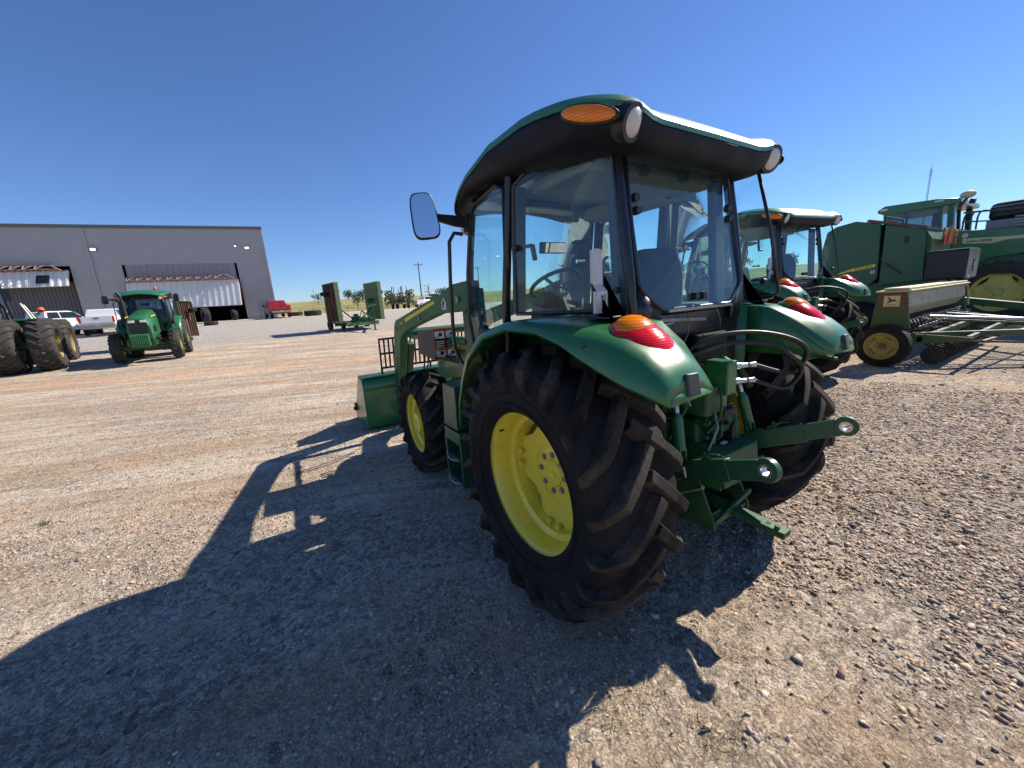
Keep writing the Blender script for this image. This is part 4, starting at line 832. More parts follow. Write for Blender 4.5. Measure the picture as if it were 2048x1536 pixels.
def front_loader(T):
    for s in (-1, 1):
        a, b = (s*.53, s*.63)
        m = MB(); m.prism([(1.22, 1.86), (1.55, 1.85), (1.75, 1.80), (3.30, 1.545), (3.42, 1.53), (3.52, 1.46), (3.60, 1.30), (3.98, .40), (3.92, .32), (3.80, .34), (3.40, 1.12), (3.30, 1.30), (3.12, 1.38), (2.75, 1.465), (1.95, 1.60), (1.30, 1.62), (1.20, 1.70)], 'yz', a, b)
        arm = m.build('loader_arm', 'green_loader', T, 30, bevel=0.008)
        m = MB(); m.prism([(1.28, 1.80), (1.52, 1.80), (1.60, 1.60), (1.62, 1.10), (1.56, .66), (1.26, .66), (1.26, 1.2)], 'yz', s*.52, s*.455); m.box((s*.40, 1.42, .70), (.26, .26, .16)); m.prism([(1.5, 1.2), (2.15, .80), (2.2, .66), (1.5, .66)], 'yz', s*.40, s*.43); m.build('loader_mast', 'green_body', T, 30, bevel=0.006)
        m = MB(); m.cyl((s*.49, 1.58, 1.34), (s*.49, 2.45, 1.32), .042, None, 18); m.build('lift_cylinder', 'green_loader', T, 50)
        m = MB(); m.cyl((s*.49, 2.40, 1.32), (s*.49, 3.25, 1.30), .022, None, 14); m.build('cylinder_rod', 'steel', T, 50)
        m = MB(); m.prism([(3.40, 1.20), (3.56, 1.24), (3.86, .56), (3.76, .50)], 'yz', s*.42, s*.50); m.build('tilt_linkage', 'green_body', T, 30, bevel=0.006)
        # decals on the outer side
        m = MB(); e = s*.6315; m.prism([(1.98, 1.70), (2.0, 1.728), (3.02, 1.548), (3.00, 1.508)], 'yz', e, e+s*.001); m.build('yellow_stripe', 'yellow', T, 0)
        if s < 0: text('arm_number', '540M', .055, 'yellow', T, frame_mx((e-.001, 3.17, 1.492), (0, -1, .17), (0, .17, 1)))
        m = MB(); m.prism([(1.80, 1.70), (1.745, 1.745), (1.69, 1.70), (1.70, 1.64), (1.79, 1.64)], 'yz', e, e+s*.0015); m.build('arm_badge', 'label_white', T, 0)
        m = MB(); m.prism([(1.79, 1.69), (1.745, 1.73), (1.72, 1.70), (1.75, 1.67), (1.71, 1.65), (1.77, 1.655)], 'yz', e+s*.002, e+s*.003); m.build('badge_mark', 'green_dark', T, 0)
        m = MB(); m.prism([(3.50, 1.05), (3.62, 1.02), (3.86, .48), (3.80, .46)], 'yz', e, e+s*.0012); m.build('dust_plate', 'plastic_grey', T, 0)
        m = MB()
        for (y, z, r) in ((2.45, 1.56, .022), (3.42, 1.42, .02), (1.42, 1.72, .03), (3.87, .42, .03)): m.cyl((s*.63, y, z), (s*.648, y, z), r, None, 14)
        build_each(m, 'pivot_pin', 'steel_dull', T, 50, near=0)
        m = MB(); m.tube(smooth_path([(s*.46, 2.9, 1.30), (s*.44, 2.95, 1.15), (s*.44, 3.05, .95), (s*.44, 3.2, .75)], 4), .010, 8); m.tube(smooth_path([(s*.43, 2.85, 1.32), (s*.41, 2.9, 1.1), (s*.41, 3.1, .85)], 4), .010, 8); build_each(m, 'loader_hose', 'plastic', T, 50, near=0)
    m = MB(); m.cyl((-.54, 3.30, 1.36), (.54, 3.30, 1.36), .05, None, 16); m.cyl((-.54, 3.80, .50), (.54, 3.80, .50), .05, None, 16); m.box((0, 2.9, .62), (.9, .12, .12)); m.box((0, 1.42, .56), (.8, .26, .06)); build_each(m, 'loader_cross_tube', 'green_body', T, 40, near=0)
    # bucket: rolled-back shell between two side plates
    prof = [(4.13, .765), (3.87, .735), (3.85, .62), (3.88, .06), (3.92, .01), (4.75, .015)]
    m = MB(); m.grid([[(x, y, z) for y, z in prof] for x in (-1.06, 1.06)]); m.box((0, 3.99, .752), (2.12, .27, .014), (rad(-6.5), 0, 0)); m.box((0, 3.852, .60), (2.1, .012, .035)); 
    bk = m.build('bucket', 'green', T, 20, solid=0.012)
    for s in (-1, 1):
        m = MB(); m.prism(prof+[(4.62, .25)], 'yz', s*1.06, s*1.075); m.build('bucket_side', 'green', bk, 0, bevel=0.003)
    m = MB(); 
    for x in (-.62, -.42, .42, .62): m.prism([(3.86, .70), (3.74, .55), (3.72, .30), (3.87, .12)], 'yz', x-.008, x+.008)
    build_each(m, 'bucket_bracket', 'green_body', bk, 0, near=0)
    m = MB(); m.box((-1.10, 4.58, .20), (.05, .06, .05)); m.box((-1.085, 4.62, .22), (.02, .10, .12)); m.build('cutting_edge_bolt', 'black_iron', bk, 0, bevel=0.004)
    m = MB()
    for x in np.linspace(-.74, .74, 24): m.bar((x, 4.06, .84), (x, 4.0, 1.265), .024, .016)
    for z, y in ((.84, 4.06), (1.05, 4.03), (1.26, 4.0)): m.bar((-.752, y, z), (.752, y, z), .014, .030)
    for x in (-.74, 0, .74): m.bar((x, 4.07, .76), (x, 4.055, .85), .03, .014)
    m.build('load_guard', 'black_iron', T, 30, bevel=0.004)
    # tool box and decal plate behind the left arm
    m = MB(); m.prism([(2.52, 1.42), (2.52, 1.17), (2.06, 1.14), (2.0, 1.18), (2.0, 1.45)], 'yz', -.66, -.44); m.build('battery_box', 'box_grey', T, 30, bevel=0.008)
    m = MB(); m.box((-.555, 1.985, 1.31), (.24, .012, .30)); lb = m.build('decal_plate', 'black', T, 30, bevel=0.003)
    w_ = MB(); r_ = MB(); o_ = MB(); k_ = MB()
    for i, x in enumerate((-.615, -.495)):
        r_.box((x, 1.977, 1.445), (.112, .003, .020)); w_.box((x, 1.977, 1.395), (.100, .003, .070)); o_.box((x, 1.977, 1.25), (.112, .003, .016)); w_.box((x, 1.977, 1.215), (.100, .003, .05)); w_.box((x, 1.977, 1.18), (.08, .003, .012))
        for k in range(4): w_.box((x, 1.977, 1.33-k*.02), (.09, .003, .006))
        r_.box((x-.058, 1.977, 1.31), (.006, .003, .28))
        for k in range(2): k_.ball((x+.01, 1.974, 1.40-k*.185), (.022, .003, .020), 10)
    w_.build('label_panel', 'label_white', lb, 0); r_.build('label_band', 'label_red', lb, 0); o_.build('label_band', 'label_orange', lb, 0); k_.build('label_picture', 'black', lb, 0)

# ================================================================= setting
def shed_wall_mat():
    m, t, b = newmat('ribbed_grey_sheet'); v = objvec(t)
    wv = N(t, 'ShaderNodeTexWave'); wv.bands_direction = 'X'; wv.inputs['Scale'].default_value = 1.05; wv.wave_profile = 'SAW'; t.links.new(v, wv.inputs['Vector'])
    n = noisen(t, 0.5, 5, 0.6, v)
    c = mixc(t, ramp(t, wv.outputs[1], 0.78, 0.86), (0.38, 0.385, 0.40), (0.50, 0.505, 0.52)); c = mixc(t, ramp(t, wv.outputs[1], 0.90, 0.95), c, (0.22, 0.22, 0.23))
    t.links.new(mixc(t, M_(t, 'MULTIPLY', n, 0.3), c, (0.19, 0.185, 0.18)), b.inputs['Base Color']); b.inputs['Roughness'].default_value = 0.5
    bumpn(t, b, ramp(t, wv.outputs[1], 0.7, 0.95), 0.4, 0.04); return m
M['shed'] = shed_wall_mat()
M['shed_trim'] = paint('light_grey_trim', (0.42, 0.42, 0.43), 0.5, 0, dirt=0.1)
M['shed_roof'] = paint('olive_grey_roof_edge', (0.14, 0.15, 0.13), 0.5, 0, dirt=0.1)
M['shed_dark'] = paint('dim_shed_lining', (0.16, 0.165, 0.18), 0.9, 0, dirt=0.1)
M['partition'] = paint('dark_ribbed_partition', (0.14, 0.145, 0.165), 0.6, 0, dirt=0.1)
M['panel_white'] = paint('white_door_sheet', (0.78, 0.78, 0.75), 0.5, 0, dirt=0.1)
M['primer'] = paint('red_oxide_primer', (0.42, 0.26, 0.22), 0.6, 0, dirt=0.3, dirtcol=(0.5, 0.45, 0.42))
M['concrete'] = paint('pale_concrete', (0.50, 0.43, 0.34), 0.9, 0, dirt=0.2, scale=1.5)
M['lamp_on'], _t, _b = newmat('lit_lamp'); _b.inputs['Emission Color'].default_value = (1, 0.97, 0.80, 1); _b.inputs['Emission Strength'].default_value = 3.0
def shed():
    S = empty('machine_shed', (-1.0, 56.0, 1.45), rad(-8)); tag(S, 'big grey ribbed metal machine shed with two wide folding doors', 'shed')
    top = 10.65; D = 28; L = -62
    ops = [(-13.75, -3.15, 6.7), (-28.5, -17.9, 6.7)]
    w = MB(); xs = [(L, -28.5), (-17.9, -13.75), (-3.15, -1.85), (-0.6, 0)]
    for a, b in xs: w.box(((a+b)/2, .1, top/2-.2), (b-a, .2, top+.4))
    for a, b, h in ops: w.box(((a+b)/2, .1, (h+top)/2), (b-a, .2, top-h))
    w.box((-1.225, .1, (2.17+top)/2), (1.25, .2, top-2.17)); w.build('front_wall', 'shed', S, 0)
    w = MB(); w.prism([(-.2, .2), (0, .2), (-.145*D, D), (-.145*D-.2, D)], 'xy', -.4, top); w.build('side_wall', 'shed', S, 0)
    w = MB(); w.box((L+.1, D/2+.2, top/2-.2), (.2, D-.4, top+.4)); w.build('side_wall', 'shed', S, 0)
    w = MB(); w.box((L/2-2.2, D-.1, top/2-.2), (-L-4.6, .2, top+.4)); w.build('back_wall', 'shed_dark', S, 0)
    w = MB(); w.prism([(L, -.15), (.12, -.15), (.12-.145*D, D+.1), (L, D+.1)], 'xy', top+.02, top+.16); w.build('roof', 'shed_roof', S, 0)
    w = MB(); w.box((L/2, -.06, top-.05), (-L+.2, .10, .22)); w.build('eave_trim', 'shed_roof', S, 0)
    w = MB(); w.box((-.0, -.03, top/2-.2), (.22, .10, top)); w.build('corner_trim', 'shed_trim', S, 0)
    w = MB(); w.cyl((-16.1, -.07, -.1), (-16.1, -.07, top-.2), .07, None, 10); w.build('downpipe', 'shed_trim', S, 40)
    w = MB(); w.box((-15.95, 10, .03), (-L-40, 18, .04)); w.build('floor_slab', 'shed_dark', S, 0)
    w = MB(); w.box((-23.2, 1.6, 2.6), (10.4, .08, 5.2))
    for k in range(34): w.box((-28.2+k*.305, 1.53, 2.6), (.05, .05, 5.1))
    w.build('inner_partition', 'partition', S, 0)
    for (u, z, s) in ((-15.6, 8.3, 1.1), (-1.75, 8.35, 1.0), (-2.9, 8.6, .4)):
        w = MB(); w.box((u, -.14, z), (.42*s, .24, .32*s)); lo = w.build('wall_light', 'shed_trim', S, 0, bevel=.03)
        w = MB(); w.box((u, -.27, z-.03), (.36*s, .02, .22*s), (rad(25), 0, 0)); w.build('lamp_lens', 'lamp_on', lo, 0)
    w = MB(); w.box((-1.225, .05, 1.085), (1.24, .06, 2.16)); dr = w.build('door', 'panel_grey', S, 0); w = MB(); w.box((-.8, -.02, 1.05), (.14, .06, .06)); w.build('handle', 'steel', dr, 0)
    for k, (a, b, h) in enumerate(ops):
        # upper leaf set back in the opening, truss at the fold, lower leaf hanging outwards
        if k == 0: zf, zb, o0, o1 = 4.75, 1.75, .15, 1.15; zt = h
        else: zf, zb, o0, o1 = 6.15, 4.60, .15, .95; zt = h
        w = MB(); n = 17
        if k == 0:
            w.box(((a+b)/2, .10, (zf+zt)/2), (b-a-.5, .06, zt-zf))
            for i in range(n+1): w.box((a+.3+(b-a-.6)*i/n, .05, (zf+zt)/2), (.07, .05, zt-zf-.02))
            w.build('upper_door_leaf', 'panel_grey', S, 0)
        w = MB(); sl = math.atan2(o1-o0, zf-zb); c = Vector(((a+b)/2, -(o0+o1)/2, (zf+zb)/2)); Lh = math.hypot(o1-o0, zf-zb)
        R_ = Matrix.Rotation(-sl, 3, 'X'); w.box(c, (b-a-.25, .06, Lh), R_)
        for i in range(n+1): w.box(c+R_ @ Vector((-(b-a-.4)/2+(b-a-.4)*i/n, -.08, 0)), (.17, .12, Lh-.02), R_)
        w.build('lower_door_leaf', 'panel_white', S, 0)
        t = MB(); y0, y1 = -.25, -1.05; z0 = zf+.05
        for (y, z) in ((y0, z0), (y1, z0+.12), (y0, z0+.75)): t.bar((a+.4, y, z), (b-.5 if (y, z) != (y0, z0+.75) else b-1.6, y, z), .09, .09)
        m_ = 11; P = [a+.4+(b-a-.9)*i/m_ for i in range(m_+1)]
        for i in range(m_+1):
            t.bar((P[i], y0, z0), (P[i], y1, z0+.12), .06)
            if i < m_-1: t.bar((P[i], y1, z0+.12), (P[i], y0, z0+.75), .055)
            if i < m_: t.bar((P[i], y0, z0), (P[i+1], y1, z0+.12), .05); 
            if 0 < i < m_: t.bar((P[i], y0, z0+.75), (P[i-1], y1, z0+.12), .05)
        t.bar((b-.5, y1, z0+.12), (b-1.6, y0, z0+.75), .08); t.bar((b-.5, y0, z0), (b-.2, -.0, z0+.1), .08); t.bar((b-.12, -o0, zf), (b-.12, -o1, zb), .08)
        t.build('door_truss', 'primer', S, 0)
        if k == 1: t = MB(); t.box((a+8.6, -.75, 5.35), (.9, .1, .9), (rad(-30), 0, 0)); t.build('door_window', 'carglass', S, 0)
    return S
def pavement():
    m = MB(); a = rad(-8); R_ = Matrix.Rotation(a, 4, 'Z'); pts = []
    rows = []
    for y in (-7.5, -5, -3, -1, .4):
        rows.append([])
        for x in np.linspace(-34, 3.5, 30):
            p = R_ @ Vector((x, y, 0)) + Vector((-1, 56, 0)); rows[-1].append((p.x, p.y, H(p.x, p.y)+.03))
    m.grid(rows); o = m.build('pavement', 'concrete', None, 40); o['kind'] = 'structure'

# ================================================================= vehicles
def pickup(name, label, mat, x, y, rz, group=None, tailmat='redcar', crew=True, cap=False):
    T = empty(name, (x, y, H(x, y)), rz); tag(T, label, 'pickup truck', group)
    # side profile (y forward, z up): bed at the back
    hw = .98
    body = [(-2.75, .62), (-2.78, 1.10), (-2.74, 1.36), (-.95, 1.38), (-.90, 1.30), (1.35, 1.30), (2.55, 1.18), (2.80, 1.05), (2.84, .62), (2.3, .45), (-2.3, .45)]
    b = MB(); b.prism(body, 'yz', -hw, hw); 
    b.build('body', mat, T, 25, bevel=.06)
    c = MB(); P = []
    for yy, zz, w_ in ((-.95, 1.36, .94), (-.80, 1.90, .78), (-.60, 1.96, .76), (.70, 1.96, .76), (1.02, 1.88, .78), (1.62, 1.33, .92)): P.append([(-w_, yy, zz), (w_, yy, zz)])
    c.grid(P); c.poly([r[0] for r in P]); c.poly([r[1] for r in P][::-1]); c.build('cab', mat, T, 20, bevel=.03)
    g = MB(); g.poly([(-.80, -.895, 1.46), (.80, -.895, 1.46), (.70, -.795, 1.86), (-.70, -.795, 1.86)]); g.build('rear_glass', 'carglass', T, 0, solid=.02)
    g = MB(); g.poly([(-.80, 1.53, 1.42), (.80, 1.53, 1.42), (.70, 1.06, 1.85), (-.70, 1.06, 1.85)]); g.build('windscreen', 'carglass', T, 0, solid=.02)
    for s in (-1, 1):
        for a0, a1, a2, a3 in ((-.78, -.02, -.66, -.02), (.06, 1.42, .06, .98)):
            g = MB(); g.poly([(s*.935, a0, 1.42), (s*.935, a1, 1.42), (s*.80, a3, 1.88), (s*.80, a2, 1.88)]); g.build('side_glass', 'carglass', T, 0, solid=.02)
        l = MB(); l.box((s*.90, -2.775, 1.14), (.13, .04, .42)); l.build('tail_light', 'red', T, 0, bevel=.01)
        l = MB(); l.box((s*.80, 2.83, .92), (.32, .05, .22)); l.build('headlight', 'lampglass', T, 0, bevel=.02)
        l = MB(); l.box((s*1.12, 1.12, 1.45), (.24, .10, .22)); l.build('side_mirror', 'plastic', T, 0, bevel=.03)
    t = MB(); t.box((0, -2.79, 1.12), (1.60, .03, .46)); tg = t.build('tailgate', mat, T, 0, bevel=.01); t = MB(); t.box((0, -2.81, 1.24), (.30, .02, .07)); t.build('handle', 'plastic', tg, 0); t = MB(); t.box((0, -2.90, .70), (.30, .02, .14)); t.build('number_plate', 'label_white', tg, 0)
    t = MB(); t.box((0, -1.85, 1.365), (1.62, 1.7, .02)); t.build('bed', 'plastic', T, 0)
    t = MB(); t.box((0, -2.84, .66), (1.9, .14, .20)); t.box((0, 2.86, .62), (1.9, .14, .22)); build_each(t, 'bumper', 'steel_dull', T, 0, bevel=.03, near=0)
    t = MB(); t.box((0, 2.84, .95), (1.15, .05, .30)); t.build('grille', 'plastic', T, 0, bevel=.02)
    for s in (-1, 1):
        for yy in (-1.75, 1.85):
            wh = MB(); wh.lathe([(-.13, .25), (-.13, .36), (-.10, .395), (.10, .395), (.13, .36), (.13, .25)], (s*.87, yy, .395), n=28); wo = wh.build('wheel', 'tyre', T, 40)
            r = MB(); r.lathe([(.0, .0001), (.06, .08), (.03, .2), (.1, .25), (-.12, .25)] if s > 0 else [(.0, .0001), (-.06, .08), (-.03, .2), (-.1, .25), (.12, .25)], (s*.90, yy, .395), n=20); r.build('rim', 'steel_dull', wo, 40)
    return T
def loose_tyre(x, y, R, W, tilt, label, z=None, mat='tyre_far'):
    car, lug = tyre_parts(R, W, R*.5, 18, R*.06, .34, R*.09, 36, 5)
    z0 = (H(x, y) if z is None else z)
    o = car.build('tyre', mat, None, 30, loc=(x, y, z0+(W/2 if tilt else R)), rot=(0, rad(90 if tilt else 0), rad(20)))
    lug.build('tread', mat, o, 25); tag(o, label, 'tyre', 'loose tyres by the shed'); return o
def big_tractor():
    T = empty('articulated_tractor', (-11.45, 20.55, .13), PI+rad(8)); tag(T, 'very large green tractor on dual wheels at the left edge', 'tractor')
    RW = dict(R=1.03, W=.68, rr=.56, nl=20, lh=.06, lw=.085, sweep=.40, far=1, x0=-.10, rimmat='rim_old')
    for y0 in (0, -3.9):
        xo = .25 if y0 < 0 else 0
        for s in (-1, 1):
            for xx in (1.0, 1.98): wheel(T, s*xx+xo, y0, 1.02, 'rear', s, RW)
        g = MB(); g.cyl((-2.2+xo, y0, 1.02), (2.2+xo, y0, 1.02), .16, None, 18); g.build('axle', 'green_dark', T, 40)
    b = MB(); b.box((0, .8, 1.25), (.9, 3.2, .7)); b.box((0, -3.4, 1.2), (.9, 3.0, .6)); b.build('chassis', 'green_dark', T, 30, bevel=.03)
    P = []
    for (y, zt, hw) in ((-.7, 2.45, .50), (.5, 2.42, .52), (1.8, 2.32, .52), (2.9, 2.15, .48), (3.1, 1.9, .42)): P.append([(hw*abs(math.cos(PI*j/12))**.4*(1 if j < 6 else -1), y, 1.35+(zt-1.35)*math.sin(PI*j/12)**.5) for j in range(13)])
    b = MB(); b.grid(P); b.poly(P[0]); b.poly(P[-1][::-1]); b.build('hood', 'green', T, 30)
    c = MB()
    for s in (-1, 1):
        c.bar((s*.80, -.75, 1.75), (s*.72, -.80, 3.45), .09); c.bar((s*.86, -2.35, 1.75), (s*.76, -2.30, 3.45), .10); c.bar((s*.88, -1.5, 1.75), (s*.78, -1.5, 3.45), .07)
    c.box((0, -1.55, 1.72), (1.75, 1.75, .20)); c.build('cab_frame', 'frame', T, 0, bevel=.02)
    c = MB(); c.box((0, -1.55, 3.53), (1.75, 1.95, .22), None, (.85, .88)); rf = c.build('cab_roof', 'green', T, 30, bevel=.06)
    for s in (-1, 1):
        for k in (.35, .7): l = MB(); l.box((s*k, -.58, 3.50), (.18, .06, .10)); l.build('work_light', 'lampglass', rf, 0, bevel=.02)
        g = MB(); g.grid([[(s*.84, -.80, 1.85), (s*.75, -.84, 3.38)], [(s*.86, -2.28, 1.85), (s*.77, -2.24, 3.38)]]); g.build('side_window', 'glass_dark', T, 0)
        m = MB(); m.bar((s*.80, -.7, 3.2), (s*1.25, -.5, 3.15), .035); m.box((s*1.28, -.48, 2.98), (.22, .06, .42)); m.build('mirror', 'plastic', T, 0, bevel=.02)
        f = MB(); f.box((s*1.35, -1.35, 2.02), (.95, .55, .10)); f.box((s*1.15, -1.7, 1.75), (.45, .55, .5)); f.build('fender', 'green', T, 0, bevel=.04)
        f = MB(); f.tube([(s*1.0, -1.1, 1.9), (s*1.0, -1.0, 2.5), (s*1.0, -.6, 2.75), (s*1.05, -.45, 2.2), (s*1.05, -.4, 1.9)], .025, 8); build_each(f, 'hand_rail', 'frame', T, 50, near=0)
    for s in (-1, 1):
        f = MB(); f.bar((s*1.2+.5, -4.0, 1.95), (s*1.75+.5, -4.3, 2.35), .06, .12); f.build('light_arm', 'green', T, 0)
        f = MB(); f.tube([(s*1.8+.5, -4.32, 2.38), (s*1.8+.5, -4.32, 2.50), (s*1.8+.5, -4.32, 2.62)], [.07, .15, .08], 12); f.build('warning_light', 'orange', T, 50)
        f = MB(); f.bar((s*1.35, -2.6, 1.9), (s*1.05, -2.9, 2.75), .05); f.bar((s*1.45, -2.6, 1.9), (s*1.12, -2.9, 2.7), .04); build_each(f, 'stay_bar', 'steel_dull', T, 0, near=0)
    g = MB(); g.grid([[(-.72, -.76, 3.38), (-.78, -.72, 1.85)], [(.72, -.76, 3.38), (.78, -.72, 1.85)]]); g.build('windshield', 'glass_dark', T, 0)
    g = MB(); g.grid([[(-.74, -2.33, 3.38), (-.82, -2.36, 1.85)], [(.74, -2.33, 3.38), (.82, -2.36, 1.85)]]); g.build('rear_window', 'glass_dark', T, 0)
    s_ = MB(); s_.box((0, -1.6, 2.0), (.5, .5, .2)); s_.box((0, -1.85, 2.35), (.48, .12, .7)); s_.build('driver_seat', 'seat', T, 0, bevel=.04)
    e = MB(); e.tube([(-.55, -.3, 2.0), (-.55, -.3, 3.5)], .08, 12); e.build('exhaust_stack', 'black_iron', T, 50)
def flex_mower(x, y, rz, label, small=False):
    T = empty('rotary_mower', (x, y, H(x, y)), rz); tag(T, label, 'mower')
    d = MB(); d.box((0, 0, .50), (2.2, 2.4, .06)); d.box((0, 1.2, .40), (2.2, .06, .26)); d.box((0, -1.2, .40), (2.2, .06, .26)); 
    for yy in (-.6, 0, .6): d.box((0, yy, .56), (2.1, .08, .08))
    d.build('deck', 'green_old', T, 0, bevel=.01)
    for s in (-1, 1):
        if small and s > 0: pass
        w = MB(); w.box((s*1.30, 0, 1.85), (.06, 2.35, 2.55)); w.box((s*1.42, -1.16, 1.85), (.26, .05, 2.55)); w.box((s*1.42, 1.16, 1.85), (.26, .05, 2.55)); w.box((s*1.42, 0, 3.10), (.26, 2.3, .05))
        for z in (1.0, 1.8, 2.6): w.box((s*1.24, 0, z), (.08, 2.2, .08))
        wo = w.build('wing_deck', 'green_old', T, 0, bevel=.008)
        u = MB(); u.box((s*1.345, 0, 1.85), (.02, 2.2, 2.45)); 
        for yy in np.linspace(-1.0, 1.0, 7): u.box((s*1.40, yy, 1.85), (.10, .05, 2.4))
        u.box((s*1.50, -.3, 1.3), (.08, .12, 1.1), (rad(8), 0, 0)); u.box((s*1.50, .4, 2.3), (.08, .12, 1.1), (rad(-14), 0, 0)); u.build('wing_underside', 'rust', wo, 0)
        g = MB(); g.cyl((s*1.28, 0, 1.9), (s*1.02, 0, 1.9), .16, .12, 12); g.box((s*1.05, 0, 1.9), (.2, .3, .3)); g.build('gearbox', 'green_dark', wo, 30)
        c = MB(); c.cyl((s*.35, .3, .75), (s*1.2, .3, 1.55), .04); c.bar((s*.35, .3, .55), (s*.35, .3, .85), .08); c.build('wing_cylinder', 'black_iron', T, 40)
        t = MB(); t.lathe([(-.10, .14), (-.11, .30), (-.06, .36), (.06, .36), (.11, .30), (.10, .14)], (s*(1.30), -1.55, .36), n=24); t.bar((s*1.30, -1.55, .36), (s*1.1, -1.0, .6), .07); t.build('wheel', 'tyre_far', T, 40)
        t = MB(); t.lathe([(-.10, .12), (-.11, .22), (-.05, .27), (.05, .27), (.11, .22), (.10, .12)], (s*1.85, .1, 2.45), axis='z', n=20); t.bar((s*1.3, .1, 2.3), (s*1.85, .1, 2.3), .07); t.build('wing_wheel', 'tyre', wo, 40)
        t = MB(); t.lathe([(-.09, .12), (-.10, .26), (-.05, .31), (.05, .31), (.10, .26), (.09, .12)], (s*.45, -1.45, .31), n=20); t.bar((s*.45, -1.45, .31), (s*.45, -.9, .55), .07); t.build('wheel', 'tyre_far', T, 40)
    g = MB(); g.box((0, 0, .72), (.5, .5, .35)); g.cyl((0, 0, .9), (0, 0, 1.05), .18, .14, 14); g.cyl((0, .2, .75), (0, 2.6, .75), .06); g.box((0, .55, .62), (1.1, .3, .12)); g.build('gearbox', 'green', T, 30, bevel=.03)
    g = MB(); g.bar((-.7, 1.2, .5), (0, 3.1, .55), .10); g.bar((.7, 1.2, .5), (0, 3.1, .55), .10); g.bar((0, 3.0, .55), (0, 3.5, .50), .12, .10); g.bar((0, 1.2, 1.25), (0, 3.0, .62), .06); g.bar((-.3, 1.15, .5), (0, 1.2, 1.3), .05); g.bar((.3, 1.15, .5), (0, 1.2, 1.3), .05); g.build('drawbar', 'green', T, 0, bevel=.01)
    g = MB(); g.bar((0, 3.0, .85), (0, 3.02, -.02), .07); g.box((0, 3.02, 0), (.2, .2, .03)); g.build('jack_stand', 'black_iron', T, 0)
    g = MB(); g.box((-.9, 1.0, 1.05), (.05, .05, 1.0)); g.box((-.85, 1.0, 1.55), (.45, .3, .12), (0, rad(12), 0)); g.build('hose_post', 'green', T, 0)
    return T
def cultivator():
    x, y = 16.9, 63.0; T = empty('folded_cultivator', (x, y, H(x, y)), rad(-12)); tag(T, 'folded field cultivator with a thicket of upright green and rusty shanks', 'cultivator')
    rnd = random.Random(11)
    f = MB(); f.box((0, -.5, .95), (5.2, .18, .18)); f.box((0, 0, .9), (3.2, .2, .2)); f.box((0, 1.6, .9), (3.2, .2, .2)); f.bar((-1.2, -.6, .9), (-1.2, 2.4, .9), .18); f.bar((1.2, -.6, .9), (1.2, 2.4, .9), .18); f.bar((-.9, -.6, .9), (0, -3.2, .7), .14); f.bar((.9, -.6, .9), (0, -3.2, .7), .14); 
    for z in (1.2, 1.6, 2.0, 2.4): f.bar((-1.6, .3*z, z), (1.6, .3*z, z), .11)
    for x_ in (-1.1, -.4, .3, 1.0): f.bar((x_, .3, .9), (x_+.1, .8, 2.6), .12)
    f.build('main_frame', 'green_old', T, 0)
    for s in (-1, 1):
        f = MB()
        for yy in (0, .8, 1.6): f.bar((s*1.6, yy, .9), (s*1.75, yy, 3.0), .14)
        for z in (1.3, 1.9, 2.5): f.bar((s*1.68, -.2, z), (s*1.68, 2.0, z), .10)
        wf = f.build('wing_frame', 'green_old', T, 0)
        for k in range(36):
            m = MB(); yy = rnd.uniform(-.3, 1.9); z = rnd.uniform(.8, 2.9); out = s*rnd.choice((-1, 1)); L = rnd.uniform(.4, .9)
            m.tube(smooth_path([(s*1.68, yy, z), (s*1.68+out*L*.5, yy+.1, z+.18), (s*1.68+out*L*.9, yy, z-.05), (s*1.68+out*L*.7, yy-.05, z-.35)], 3), .075, 5); m.build('shank', rnd.choice(['green_old', 'green', 'rust', 'rim_old', 'steel_dull']), wf, 0)
        for xx in (.55, 1.25):
            m = MB(); m.lathe([(-.20, .20), (-.22, .42), (-.15, .50), (.15, .50), (.22, .42), (.20, .20)], (s*xx, 0.2, .50), n=24); wo = m.build('wheel', 'tyre', T, 40); m = MB(); m.lathe([(-.16, .21), (-.10, .15), (-.12, .0001)], (s*xx, .2, .50), n=16); m.build('rim', 'rim_old', wo, 40)
        for k in range(9):
            m = MB(); m.lathe([(-.01, .0001), (-.01, .28), (.01, .28), (.01, .0001)], (s*(.3+k*.27), -.7, .42), n=14); m.bar((s*(.3+k*.27), -.7, .42), (s*(.3+k*.27), -.5, .95), .06); m.build('disc_blade', rnd.choice(['rust', 'steel_dull', 'green_old']), T, 0)
        m = MB(); m.bar((s*.5, .2, .9), (s*1.2, .2, 2.6), .10); m.bar((s*.4, 1.4, .9), (s*1.5, 1.4, 2.9), .07); build_each(m, 'fold_cylinder', 'steel_dull', T, 0, near=0)
    for k in range(60):
        m = MB(); xx = rnd.uniform(-1.7, 1.7); yy = rnd.uniform(-.4, 1.9); h = rnd.uniform(2.4, 3.9) if k < 8 else rnd.uniform(1.4, 2.7)
        m.bar((xx, yy, .9), (xx+rnd.uniform(-.25, .25), yy, h), rnd.uniform(.09, .16)); m.build('tine', rnd.choice(['green', 'green_old', 'rust', 'rim_old']), T, 0)
